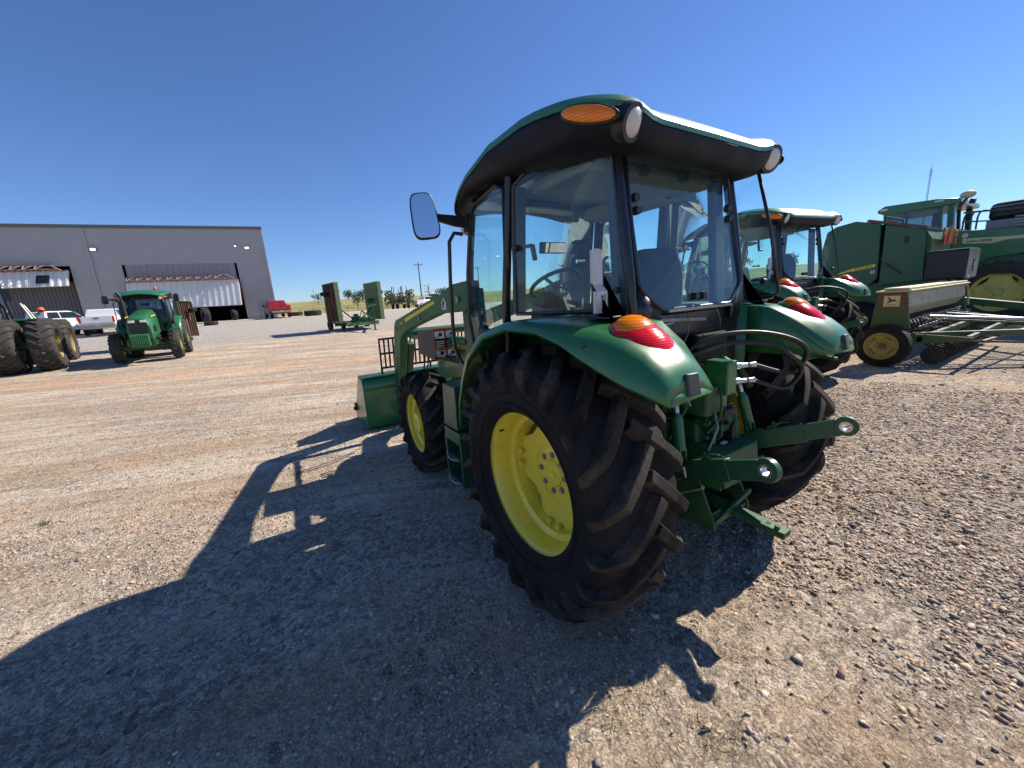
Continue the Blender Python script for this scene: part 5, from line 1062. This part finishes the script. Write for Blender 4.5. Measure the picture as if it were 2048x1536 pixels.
def seed_drill():
    # grain drill standing with its long box parallel to the row, tongue towards the camera side
    T = empty('seed_drill', (7.9, .80, 0)); tag(T, 'old faded green grain drill with long seed box and yellow deer badge', 'seed drill')
    L = 4.3
    b = MB(); b.prism([(-.20, 1.36), (.19, 1.36), (.24, 1.05), (.26, .70), (-.30, .70), (-.24, 1.05)], 'yz', .0, .03); e0 = b.build('end_panel', 'drill', T, 0)
    b = MB(); b.prism([(-.20, 1.365), (.185, 1.365), (.215, 1.05), (-.22, 1.05)], 'yz', -.004, .0); b.build('dusty_panel', 'rust', e0, 0)
    b = MB(); b.box((-.0075, -.0, 1.205), (.006, .225, .20)); bd = b.build('deer_badge', 'cream', e0, 0, bevel=.002)
    k = MB(); deer = [(.085, -.045), (.04, -.01), (.035, .02), (.055, .035), (.065, .075), (.05, .06), (.045, .08), (.035, .055), (.02, .03), (-.03, .02), (-.06, .03), (-.05, .005), (-.095, -.02), (-.04, -.012), (.0, -.018), (.03, -.045)]
    k.prism([(u*.95+.0, 1.215+v*.9) for u, v in deer], 'yz', -.0125, -.0108); k.build('deer_mark', 'black', bd, 0)
    text('badge_text', 'JOHN DEERE', .026, 'black', bd, frame_mx((-.0115, 0, 1.135), (0, -1, 0), (0, 0, 1)))
    b = MB(); b.prism([(-.20, 1.36), (.185, 1.36), (.20, 1.12), (.10, .92), (-.12, .92), (-.23, 1.10)], 'yz', .03, L); b.build('seed_box', 'alum', T, 20, bevel=.012)
    b = MB(); b.prism([(-.20, 1.36), (.185, 1.36), (.24, 1.05), (.26, .70), (-.30, .70), (-.23, 1.05)], 'yz', L, L+.03); b.build('end_panel', 'drill', T, 0)
    b = MB(); b.box((L/2, -.02, 1.385), (L+.12, .50, .03)); b.box((L/2, -.05, 1.425), (L+.06, .36, .04)); b.build('box_lid', 'cream', T, 0, bevel=.01)
    b = MB()
    for z in np.linspace(.75, 1.33, 8): b.cyl((.02, -.215-.05*(1.33-z), z), (.02, -.235-.05*(1.33-z), z), .012, None, 6)
    build_each(b, 'panel_bolt', 'steel_dull', T, 0, near=0)
    b = MB(); b.bar((L+.05, -.24, 1.32), (L+.05, -.30, .86), .03); b.bar((L+.05, -.24, 1.32), (L-.1, -.2, 1.36), .03); b.build('corner_bar', 'alum', T, 0)
    f = MB(); f.box((L/2, .0, .58), (L-.1, .16, .12)); f.box((L/2, -.42, .50), (L-.2, .08, .10)); f.prism([(.05, .62), (-1.05, .56), (-1.05, .50), (.05, .36)], 'yz', .10, .13); f.prism([(.05, .62), (-1.05, .56), (-1.05, .50), (.05, .36)], 'yz', L-.2, L-.17)
    f.bar((.2, -.3, .56), (L/2, -2.3, .55), .08, .10); f.bar((L-.2, -.3, .56), (L/2, -2.3, .55), .08, .10); f.bar((.15, -1.0, .54), (L-.2, -1.0, .54), .06, .08); f.bar((1.0, -.2, .8), (L/2, -1.9, .62), .04); f.bar((3.2, -.2, .8), (L/2, -1.9, .62), .04); f.bar((L/2, -2.2, .55), (L/2, -2.9, .52), .10, .10)
    f.build('frame', 'drill', T, 0, bevel=.006)
    f = MB(); f.cyl((.9, -.35, .86), (L/2, -1.9, .70), .022); f.cyl((L/2+.3, -.3, .8), (L/2+.2, -1.7, .66), .03); build_each(f, 'draft_cylinder', 'steel', T, 40, near=0)
    rnd = random.Random(5); n = 19
    for k in range(n):
        x = .22+(L-.44)*k/(n-1); m = MB()
        m.bar((x, -.05, .90), (x, -.30, .52), .025); m.bar((x, -.30, .55), (x, -.62, .30), .022, .03); m.cyl((x-.02, -.55, .50), (x-.02, -.58, .22), .011); m.cyl((x+.03, -.20, .62), (x+.03, -.50, .70), .012); m.cyl((x, -.32, .70), (x+.02, -.36, .76), .022, None, 8)
        op = m.build('opener', 'black_iron', T, 0); m = MB(); m.lathe([(-.004, .0001), (-.004, .16), (.004, .16), (.004, .0001)], (x, -.60, .20), n=18); m.build('opener_disc', 'black_iron', op, 0)
        m = MB(); m.tube(smooth_path([(x, .02, .92), (x+.01, -.04, .75), (x, -.15, .60), (x, -.38, .42)], 3), .018, 6); m.build('seed_tube', 'plastic', op, 40)
    m = MB(); rnd = random.Random(8)
    for k in range(36):
        x = rnd.uniform(.2, L-.2); m.cyl((x, -.25+rnd.uniform(-.1, .05), rnd.uniform(.62, .86)), (x+rnd.uniform(-.08, .08), -.38+rnd.uniform(-.1, .1), rnd.uniform(.55, .9)), .010, None, 6)
    m.bar((.2, -.22, .84), (L-.2, -.22, .84), .02); m.bar((.2, -.36, .72), (L-.2, -.36, .72), .018); m.build('linkage', 'steel_dull', T, 0)
    # ground tine bar casting the comb shadow
    m = MB()
    m.bar((.3, -1.15, .48), (3.9, -1.45, .48), .04)
    for k in range(24): x = .35+3.5*k/23; m.bar((x, -1.15-.3*k/23, .48), (x-.02, -.80-.3*k/23, .44), .016)
    m.build('chain_comb', 'black_iron', T, 0)
    for xx, s in ((-.16, -1), (L+.20, 1)):
        w = MB(); w.lathe([(-.12, .24), (-.135, .31), (-.11, .385), (0, .395), (.11, .385), (.135, .31), (.12, .24)], (xx, 0, .39), n=40); wo = w.build('wheel', 'tyre', T, 40)
        r = MB(); r.lathe([(-.13*-s*-1, .245), (s*.125, .25), (s*.13, .238), (s*.10, .225), (s*.06, .20), (s*.075, .15), (s*.05, .12), (s*.05, .0001)], (xx, 0, .39), n=40); r.build('rim', 'rim_old', wo, 40)
        r = MB(); r.cyl((xx+s*.05, 0, .39), (xx+s*.085, 0, .39), .055, .05, 14)
        for a in range(8): r.cyl((xx+s*.05, .085*math.cos(a*PI/4), .39+.085*math.sin(a*PI/4)), (xx+s*.065, .085*math.cos(a*PI/4), .39+.085*math.sin(a*PI/4)), .012, None, 6)
        r.build('hub', 'rust', wo, 0)
        r = MB()
        for a0 in (100, 190, 300, 20): r.tube([(xx+s*.072, .165*math.cos(rad(a)), .39+.165*math.sin(rad(a))) for a in range(a0, a0+46, 8)], .008, 5)
        build_each(r, 'rim_slot', 'black', wo, 0, near=0)
def baler():
    T = empty('round_baler', (12.2, 0, 0)); tag(T, 'tall green round baler with closed tailgate and square side box', 'baler')
    gate = [(3.53, 2.61), (3.46, 3.0), (3.26, 3.12), (2.82, 3.19), (2.28, 3.03), (2.22, 1.62), (2.38, 1.42), (3.1, 1.5), (3.42, 1.75), (3.58, 2.2)]
    b = MB(); b.prism(gate, 'yz', .0, .06); g = b.build('tailgate_side', 'green_body', T, 20, bevel=.02)
    b = MB(); b.prism(gate, 'yz', 2.0, 2.06); b.build('tailgate_side', 'green_body', T, 20, bevel=.02)
    b = MB(); b.prism([(y_*.97+.08, z*.985+.03) for y_, z in gate], 'yz', .06, 2.0); b.build('tailgate', 'green_dark', T, 20)
    b = MB(); b.prism([(2.20, 3.0), (1.42, 2.74), (1.34, 1.5), (2.18, 1.42)], 'yz', .03, .09); b.build('side_panel', 'green_body', T, 0, bevel=.02)
    b = MB(); b.prism([(2.20, 2.98), (1.42, 2.72), (1.30, 2.5), (1.25, 1.2), (1.3, .9), (2.9, .85), (3.2, 1.4), (2.2, 1.5)], 'yz', .12, 1.95); b.build('chamber', 'green_dark', T, 0)
    b = MB(); b.prism([(2.60, 3.13), (2.55, 3.19), (1.40, 2.82), (1.40, 2.76)], 'yz', .0, 1.2); b.build('top_cover', 'rust', T, 0)
    b = MB(); b.box((.02, 1.75, 2.55), (.04, .07, .16)); b.bar((.02, 2.1, 2.0), (.02, 1.75, 1.7), .04); build_each(b, 'panel_latch', 'black', T, 0)
    b = MB(); b.prism([(3.36, 1.74), (2.78, 1.915), (2.29, 1.99), (2.29, 1.93), (2.8, 1.85)], 'yz', -.003, .0); b.prism([(2.78, 1.925), (2.29, 2.005), (2.29, 1.925), (2.78, 1.845)], 'yz', -.005, -.003); st = b.build('yellow_stripe', 'yellow', T, 0)
    text('stripe_text', 'JOHN DEERE', .068, 'green_dark', st, frame_mx((-.007, 2.53, 1.925), (0, -1, .16), (0, .16, 1)))
    b = MB(); b.box((-.003, 2.33, 1.79), (.004, .085, .085)); lb = b.build('warning_label', 'label_white', T, 0); b = MB(); b.box((-.006, 2.33, 1.79), (.002, .03, .045)); b.build('label_mark', 'black', lb, 0)
    b = MB(); b.box((.55, .98, 1.83), (1.1, .70, .70)); bx = b.build('twine_box', 'plastic', T, 0, bevel=.04)
    b = MB(); b.box((.55, .622, 1.84), (1.06, .016, .66))
    b.box((.55, .98, 2.187), (1.06, .68, .012)); b.build('box_lid', 'panel_grey', bx, 0, bevel=.01)
    b = MB()
    for k in range(9): b.box((.10+k*.11, .97, 2.20), (.05, .66, .02)); b.box((.10+k*.11, .612, 2.13), (.05, .012, .10))
    build_each(b, 'lid_rib', 'steel_dull', bx, 0, near=0)
    b = MB(); b.box((.55, .606, 1.80), (.14, .012, .28)); b.build('box_label', 'black', bx, 0); b = MB(); b.box((.55, .597, 1.83), (.08, .006, .11)); b.box((.55, .597, 1.71), (.08, .006, .05)); b.build('label_mark', 'cream', bx, 0)
    b = MB(); b.box((.15, .60, 1.53), (.05, .01, .08)); b.box((.25, .60, 1.53), (.05, .01, .08)); build_each(b, 'small_label', 'label_white', bx, 0, near=0)
    # rear board with lamps and triangle
    b = MB(); b.box((.95, 1.18, 2.56), (.95, .05, .40)); b.build('lamp_board', 'green_old', T, 0, bevel=.01)
    for x in (.42, 1.42):
        b = MB(); b.box((x, 1.14, 2.64), (.12, .04, .16)); b.build('amber_lamp', 'amber', T, 0, bevel=.01); b = MB(); b.box((x, 1.14, 2.44), (.12, .04, .18)); b.build('red_lamp', 'red', T, 0, bevel=.02)
    b = MB(); b.prism([(.70, 2.42), (1.04, 2.42), (.90, 2.82), (.84, 2.82)], 'xz', 1.13, 1.145); b.build('slow_triangle', 'orange', T, 0)
    for xx in (.15, 1.9):
        w = MB(); w.lathe([(-.18, .22), (-.20, .42), (-.14, .50), (.14, .50), (.20, .42), (.18, .22)], (xx, 2.5, .50), n=36); wo = w.build('wheel', 'tyre', T, 40); r = MB(); r.lathe([(-.17, .23), (-.10, .2), (-.04, .15), (-.06, .0001)], (xx, 2.5, .50), n=28); r.build('rim', 'rim_old', wo, 40)
    b = MB(); b.bar((1.0, 1.2, 1.0), (1.0, -1.2, .60), .20, .16); b.box((1.0, 2.3, .75), (2.0, .3, .25)); b.build('drawbar', 'green_dark', T, 0)
def sprayer():
    T = empty('self_propelled_sprayer', (16.3, 0, 0)); tag(T, 'tall green sprayer with high cab, black tank and yellow wheels', 'sprayer')
    RW = dict(R=.95, W=.42, rr=.56, nl=22, lh=.04, lw=.06, sweep=.30, far=1, x0=.06, rimmat='rim_pale')
    for yy in (.60, 3.7):
        for s in (-1, 1): wheel(T, .25 if s < 0 else 2.9, yy, .98, 'rear', s, RW)
    f = MB()
    for s in (0, 1): P = [((.25+s*2.65)-.25, .60+1.08*math.cos(a), 1.0+1.08*math.sin(a)) for a in np.linspace(rad(20), rad(165), 16)]; f.grid([P, [(x+.5, y, z) for x, y, z in P]])
    build_each(f, 'fender', 'plastic', T, 40, solid=.02)
    b = MB(); b.box((1.55, 1.5, 1.55), (1.6, 5.2, .35)); b.bar((.62, .6, 1.6), (.62, .6, 1.0), .2); b.bar((2.5, .6, 1.6), (2.5, .6, 1.0), .2); b.bar((.62, 3.7, 1.6), (.62, 3.7, 1.0), .2); b.bar((2.5, 3.7, 1.6), (2.5, 3.7, 1.0), .2); b.build('chassis', 'green_dark', T, 0, bevel=.03)
    b = MB(); b.prism([(1.62, 2.86), (.9, 2.80), (-1.6, 2.62), (-1.9, 2.2), (-1.6, 1.8), (.3, 2.05), (.9, 1.98), (1.15, 1.7), (1.25, 1.5), (1.7, 1.5)], 'yz', -.02, .06); hp = b.build('side_panel', 'green', T, 20, bevel=.02)
    b = MB(); b.prism([(1.6, 2.84), (-1.6, 2.62), (-1.9, 2.2), (-1.6, 1.5), (1.7, 1.5)], 'yz', .07, 3.05); b.build('rear_body', 'green_body', T, 0)
    b = MB(); b.prism([(1.46, 2.62), (.82, 2.57), (.62, 2.555), (-1.6, 2.46), (-1.6, 2.40), (.58, 2.47), (.86, 2.40), (1.44, 2.47)], 'yz', -.026, -.022); st = b.build('yellow_stripe', 'cream', hp, 0)
    text('stripe_text', 'JOHN DEERE', .088, 'black', st, frame_mx((-.03, 1.12, 2.505), (0, -1, -.02), (0, -.02, 1)))
    b = MB(); b.box((1.55, 2.55, 2.35), (1.9, 1.9, 1.2)); b.build('cab_base', 'plastic', T, 0, bevel=.03)
    cf = MB()
    for x in (.30, 2.6):
        cf.bar((x, 3.35, 2.9), (x, 3.42, 3.75), .07); cf.bar((x, 2.02, 2.9), (x, 2.10, 3.75), .16, .08); cf.bar((x, 1.78, 2.5), (x, 1.86, 3.75), .20, .14)
    cf.box((1.45, 2.7, 2.95), (2.35, 1.45, .06)); cf.build('cab_frame', 'green_body', T, 0, bevel=.01)
    cr = MB(); cr.prism([(3.58, 3.78), (3.60, 3.86), (3.42, 3.98), (2.2, 3.93), (1.66, 3.84), (1.66, 3.70), (2.1, 3.68), (3.38, 3.68)], 'yz', .15, 2.75); rf = cr.build('cab_roof', 'green', T, 20, bevel=.03)
    l = MB(); l.box((.13, 3.42, 3.86), (.03, .18, .07)); l.box((.13, 2.12, 3.85), (.03, .2, .05)); l.build('roof_light', 'lampglass', rf, 0)
    for x in (.28, 2.62): g = MB(); g.grid([[(x, 3.36, 2.98), (x, 3.42, 3.70)], [(x, 2.05, 2.98), (x, 2.10, 3.70)]]); g.build('side_window', 'glass_dark', T, 0)
    g = MB(); g.grid([[(.32, 3.40, 2.98), (.32, 3.46, 3.70)], [(2.58, 3.40, 2.98), (2.58, 3.46, 3.70)]]); g.build('windshield', 'glass_dark', T, 0)
    s_ = MB(); s_.box((1.3, 2.6, 3.1), (.5, .5, .2)); s_.box((1.3, 2.35, 3.35), (.5, .12, .5)); s_.bar((1.2, 3.2, 3.0), (1.2, 3.0, 3.35), .06); s_.build('driver_seat', 'seat', T, 0, bevel=.03)
    d = MB(); d.ball((.3, 1.56, 3.92), (.16, .17, .11), 18); d.build('satellite_dome', 'cream', T, 50); d = MB(); d.bar((.3, 1.56, 3.82), (.3, 1.70, 3.60), .06); d.cyl((.3, 1.5, 3.72), (.3, 1.38, 3.70), .07); d.build('dome_bracket', 'plastic', T, 0)
    h = MB()
    for y0 in (1.52, 1.38, 1.25): h.tube(smooth_path([(.1, y0, 2.85), (.1, y0, 3.2), (.1, y0-.05, 3.35), (.1, y0-.16, 3.36)], 3), .022, 6)
    h.bar((.1, 1.55, 3.38), (.1, .3, 3.28), .05); h.bar((.1, 1.55, 3.12), (.1, 1.0, 3.05), .04); build_each(h, 'hand_rail', 'frame', T, 40, near=0)
    t = MB(); t.box((1.6, -.6, 3.30), (2.4, 3.4, .52)); tk = t.build('tank', 'plastic', T, 30, bevel=.14)
    t = MB(); t.box((.32, -.5, 3.44), (.04, 3.1, .03)); t.build('tank_trim', 'steel_dull', tk, 0)
    t = MB(); t.box((1.6, -.5, 2.92), (2.5, 3.2, .28)); t.build('walkway', 'panel_grey', T, 0)
    for z in (2.85, 2.93, 3.01, 3.09):
        bb = MB(); bb.bar((.16, .55, z), (.16, -2.4, z-.18), .045, .04); bb.build('boom_section', 'steel_dull', T, 0)
    m = MB(); m.box((.05, 1.62, 2.82), (.1, .28, .10)); m.ball((.02, 1.42, 2.70), (.07, .09, .09), 12); m.build('work_light', 'lampglass', T, 40)
# ================================================================= far things
def tree(x, y, h, r, label, seed, dense=1.0, z=None, bare=False):
    z = H(x, y) if z is None else z; T = empty('tree', (x, y, z)); tag(T, label, 'tree', 'trees beyond the yard')
    rnd = random.Random(seed); t = MB(); tips = []
    t.tube([(0, 0, -.3), (.05*h*.3, 0, h*.25), (0, .03*h, h*.55), (0, 0, h*.9)], [h*.03, h*.024, h*.015, h*.004], 7)
    for k in range(9):
        a = rnd.uniform(0, 2*PI); z0 = h*rnd.uniform(.25, .7); L = r*rnd.uniform(.6, 1.0); tip = Vector((L*math.cos(a), L*math.sin(a), z0+h*rnd.uniform(.1, .3))); t.tube([(0, 0, z0), tuple(tip*.5+Vector((0, 0, z0*.5+.04*h))), tuple(tip)], [h*.012, h*.008, h*.003], 5); tips.append(tip)
    t.build('trunk', 'wood', T, 50)
    c = MB(); n = int((900 if not bare else 130)*dense)
    blobs = [(tp, r*rnd.uniform(.25, .45)) for tp in tips]+[(Vector((0, 0, h*.75)), r*.45), (Vector((0, 0, h*.55)), r*.5)]
    for k in range(n):
        p0, rr = rnd.choice(blobs); d = Vector((rnd.gauss(0, 1), rnd.gauss(0, 1), rnd.gauss(0, .8))); d = d.normalized()*rr*rnd.uniform(.5, 1.1); p = p0+d
        s = r*rnd.uniform(.04, .085); u = Vector((rnd.gauss(0, 1), rnd.gauss(0, 1), rnd.gauss(0, 1))).normalized(); v = u.orthogonal().normalized()
        w_ = u.cross(v); c.add([p+v*s, p+w_*s*.8, p-v*s, p-w_*s*.7], [(0, 1, 2, 3)])
    c.build('crown', 'leaf', T, 0, norm=False)
def leaf_mat():
    m, t, b = newmat('leaves'); n = noisen(t, 0.9, 3, 0.6, objvec(t)); t.links.new(mixc(t, ramp(t, n, 0.35, 0.65), (0.03, 0.05, 0.018), (0.08, 0.11, 0.035)), b.inputs['Base Color']); b.inputs['Roughness'].default_value = 0.8; return m
M['leaf'] = leaf_mat()
def pole(x, y, h, label, arms=True):
    T = empty('utility_pole', (x, y, H(x, y))); tag(T, label, 'utility pole', 'utility poles'); p = MB(); p.cyl((0, 0, -.5), (0, 0, h), .16, .10, 10); p.build('post', 'wood', T, 40)
    if arms:
        p = MB(); p.bar((-.9, 0, h-.5), (.9, 0, h-.5), .12); p.build('crossarm', 'wood', T, 0)
        for k in (-.8, 0, .8): q_ = MB(); q_.cyl((k, 0, h-.44), (k, 0, h-.2), .05, None, 8); q_.build('insulator', 'steel_dull', T, 0)
def weed(x, y, s, label):
    T = MB(); rnd = random.Random(int(x*100))
    for k in range(60):
        a = rnd.uniform(0, 2*PI); r0 = rnd.uniform(0, s*.5); p = Vector((r0*math.cos(a), r0*math.sin(a), 0)); d = Vector((math.cos(a)*rnd.uniform(.1, .8), math.sin(a)*rnd.uniform(.1, .8), 1)).normalized(); L = s*rnd.uniform(.15, .45); w_ = d.orthogonal().normalized()*s*.02
        T.add([p-w_, p+w_, p+d*L*.6+w_*1.5, p+d*L, p+d*L*.6-w_*1.5], [(0, 1, 2, 3, 4)])
    o = T.build('weed', 'weedleaf', None, 0, loc=(x, y, H(x, y)), norm=False); tag(o, label, 'weed', 'green weeds in the gravel')
M['weedleaf'] = paint('weed_leaf', (0.12, 0.15, 0.06), 0.8, 0, dirt=0.2); M['straw'] = paint('dry_straw', (0.42, 0.34, 0.18), 0.8, 0, dirt=0.2)
def straw():
    m = MB(); rnd = random.Random(9)
    for cx, cy, n, s in ((-1.05, -.72, 70, .16), (-.9, -1.0, 60, .2), (-2.4, .25, 40, .3), (-1.7, -.3, 26, .5), (-2.3, 2.6, 40, .5), (-.3, -1.1, 30, .5), (0.9, -.9, 30, .8), (-3.2, 3.0, 40, .8)):
        for k in range(n):
            x = cx+rnd.gauss(0, s*.5); y = cy+rnd.gauss(0, s*.5); a = rnd.uniform(0, 2*PI); L = rnd.uniform(.03, .12); z = H(x, y)+.006; d = Vector((math.cos(a), math.sin(a), rnd.uniform(0, .35)))*L; p = Vector((x, y, z)); m.tube([p, p+d*.5+Vector((0, 0, .006)), p+d], .0011, 3, caps=False)
    o = m.build('dry_grass', 'straw', None, 0, norm=False); o['kind'] = 'stuff'; o['label'] = 'loose dry straw on the gravel'; o['category'] = 'dry grass'

# ================================================================= build
build_ground()
rocks('gravel', 130000, 8.5, 3, .0028, .0145, 'small mixed stones lying thick on the yard', power=1.15, mask='pack')
rocks('loose_stones', 3000, 11.0, 5, .008, .024, 'larger loose stones scattered on the yard', power=1.0)
make_tractor('green cab tractor with front loader and bucket, large in the foreground', 'green cab tractors', loader=True)
make_tractor('green cab tractor without loader parked right behind the loader tractor', 'green cab tractors', loc=(5.35, 1.61, 0), rz=-0.14, scale=1.09)
tm = make_tractor('green tractor facing the camera with front weights and tall exhaust stack', 'green cab tractors', front='weights', far=True, popped=False, glass='glass_dark', loc=(-6.62, 22.75, 0.17), rz=PI+rad(3), scale=1.15)
big_tractor(); shed(); pavement()
pickup('pickup_truck', 'white pickup truck seen from behind, beside the stack of the tractor facing the camera', 'white', -13.0, 42.0, rad(4), 'pickups parked before the shed')
pickup('pickup_truck', 'white pickup truck half hidden behind the giant dual wheels', 'white', -16.3, 43.0, rad(-38), 'pickups parked before the shed')
pickup('pickup_truck', 'dark red pickup truck by the corner of the grey shed', 'redcar', -1.0, 51.5, rad(8), 'pickups parked before the shed')
flex_mower(3.15, 27.0, rad(10)+PI, 'folded green mower with upright rusty wings standing alone on the yard')
flex_mower(-6.95, 26.6, -rad(12), 'folded green mower with rusty underside behind the tractor facing the camera', True).scale = (.78, .78, .78)
cultivator(); seed_drill(); baler(); sprayer()
loose_tyre(2.6, 50.5, .95, .6, True, 'big lugged tyre lying flat on the gravel past the red pickup')
loose_tyre(.9, 53.5, .85, .5, True, 'worn tyre lying in the row of tyres nearer the red pickup')
loose_tyre(-6.6, 44.0, .55, .35, True, 'small tan tyre lying on the gravel before the shed door')
loose_tyre(-7.5, 50.0, .8, .5, False, 'large tyre standing upright in the right shed doorway')
loose_tyre(-5.2, 53.0, .6, .4, False, 'smaller dark tyre standing deeper in the shed doorway')
pickup('pickup_truck', 'pale grey pickup truck parked behind the folded cultivator', 'white', 24.6, 72.0, rad(-75), 'pickups parked before the shed')
def stock_shelter(x, y):
    T = empty('equipment_rack', (x, y, H(x, y)), rad(-10)); tag(T, 'low steel pipe rack beyond the pale pickup', 'rack'); f = MB()
    for k in range(9): f.bar((k*1.6, 0, 0), (k*1.6, 0, 2.3), .08); f.bar((k*1.6-.4, 0, 2.3), (k*1.6+.4, 0, 2.3), .08)
    f.bar((-.3, 0, 1.2), (13.2, 0, 1.2), .08); f.build('rail', 'steel_dull', T, 0); f = MB(); f.box((1.2, -.5, 1.7), (1.8, 1.2, 2.0)); f.build('cabinet', 'green_dark', T, 0)
stock_shelter(29.5, 84)
pole(26.6, 80, 9.2, 'tall wooden utility pole left of the tractor mirror post')
pole(50, 98, 10.0, 'wooden utility pole seen through the cab door glass')
for x, y, h, lb in ((30, 330, 9, 'leftmost'), (58, 350, 8, 'middle one'), (75, 340, 8.5, 'rightmost')): pole(x, y, h, 'tiny far utility pole on the pasture hill, %s of three' % lb, True)
T = empty('radio_mast', (225, 48, H(225, 48))); T.scale = (.6, .6, .84); tag(T, 'thin lattice radio mast rising above the sprayer', 'mast'); m = MB()
for a in range(3): m.cyl((.5*math.cos(a*2.09), .5*math.sin(a*2.09), 0), (.4*math.cos(a*2.09), .4*math.sin(a*2.09), 42), .09, None, 5)
for k in range(30): m.bar((.5, 0, k*1.4), (-.25, .43, k*1.4+.7), .06); m.bar((-.25, .43, k*1.4+.7), (-.25, -.43, k*1.4+1.4), .06)
m.build('lattice', 'steel_dull', T, 0); m = MB(); m.bar((-2.2, 0, 40), (2.2, 0, 40), .14); m.bar((-2.2, 0, 39), (-2.2, 0, 43), .12); m.bar((2.2, 0, 39), (2.2, 0, 43), .12); m.bar((0, 0, 42), (0, 0, 45), .12); m.build('antenna', 'steel_dull', T, 0)
def fence():
    T = empty('wire_fence', (0, 0, 0)); tag(T, 'low wire fence with thin posts along the foot of the pasture', 'fence'); w = MB(); P = []
    for k in range(34):
        x = -6+k*2.6; y = 96+k*.6; z = H(x, y); P.append((x, y, z)); q_ = MB(); q_.bar((x, y, z-.2), (x, y, z+1.35), .08); q_.build('post', 'wood', T, 0)
    for h in (.5, .9, 1.25): w.tube([(x, y, z+h) for x, y, z in P], .012, 3)
    w.build('wire', 'steel_dull', T, 0)
fence()
tree(25, 260, 7.0, 3.0, 'small leafy tree standing alone left of the rusty mower wing', 1)
tree(30.3, 170, 7.0, 3.9, 'dark tree behind the green wing of the folded mower', 2, 1.6)
tree(60, 165, 8.5, 3.0, 'thin half bare tree right of the utility pole', 3, .5, bare=True)
tr = [(78, 190, 6, 4.5, 'far tree on the skyline seen through the cab door glass'), (98, 215, 8, 5, 'taller far tree on the skyline seen through the left cab window'), (175, 180, 8, 6, 'far dark tree, leftmost of the row seen through the rear window'), (205, 172, 9, 6, 'far dark tree, second in the row seen through the rear window'), (235, 160, 9, 7, 'broad far tree seen through the second cab, left one'), (262, 140, 10, 7, 'tallest far tree seen through the second cab, right one'), (280, 120, 9, 7, 'far dark tree on the skyline beside the baler')]
for k, (x, y, h, r, lb) in enumerate(tr): tree(x, y, h, r, lb, 20+k, 1.0)
weed(-2.02, 2.93, .10, 'small green weed at the edge of the tractor shadow'); weed(-4.0, 3.25, .09, 'small green weed out on the sunlit gravel left of the shadow'); weed(2.9, .0, .14, 'dry green weed beside the right rear wheel')
straw()
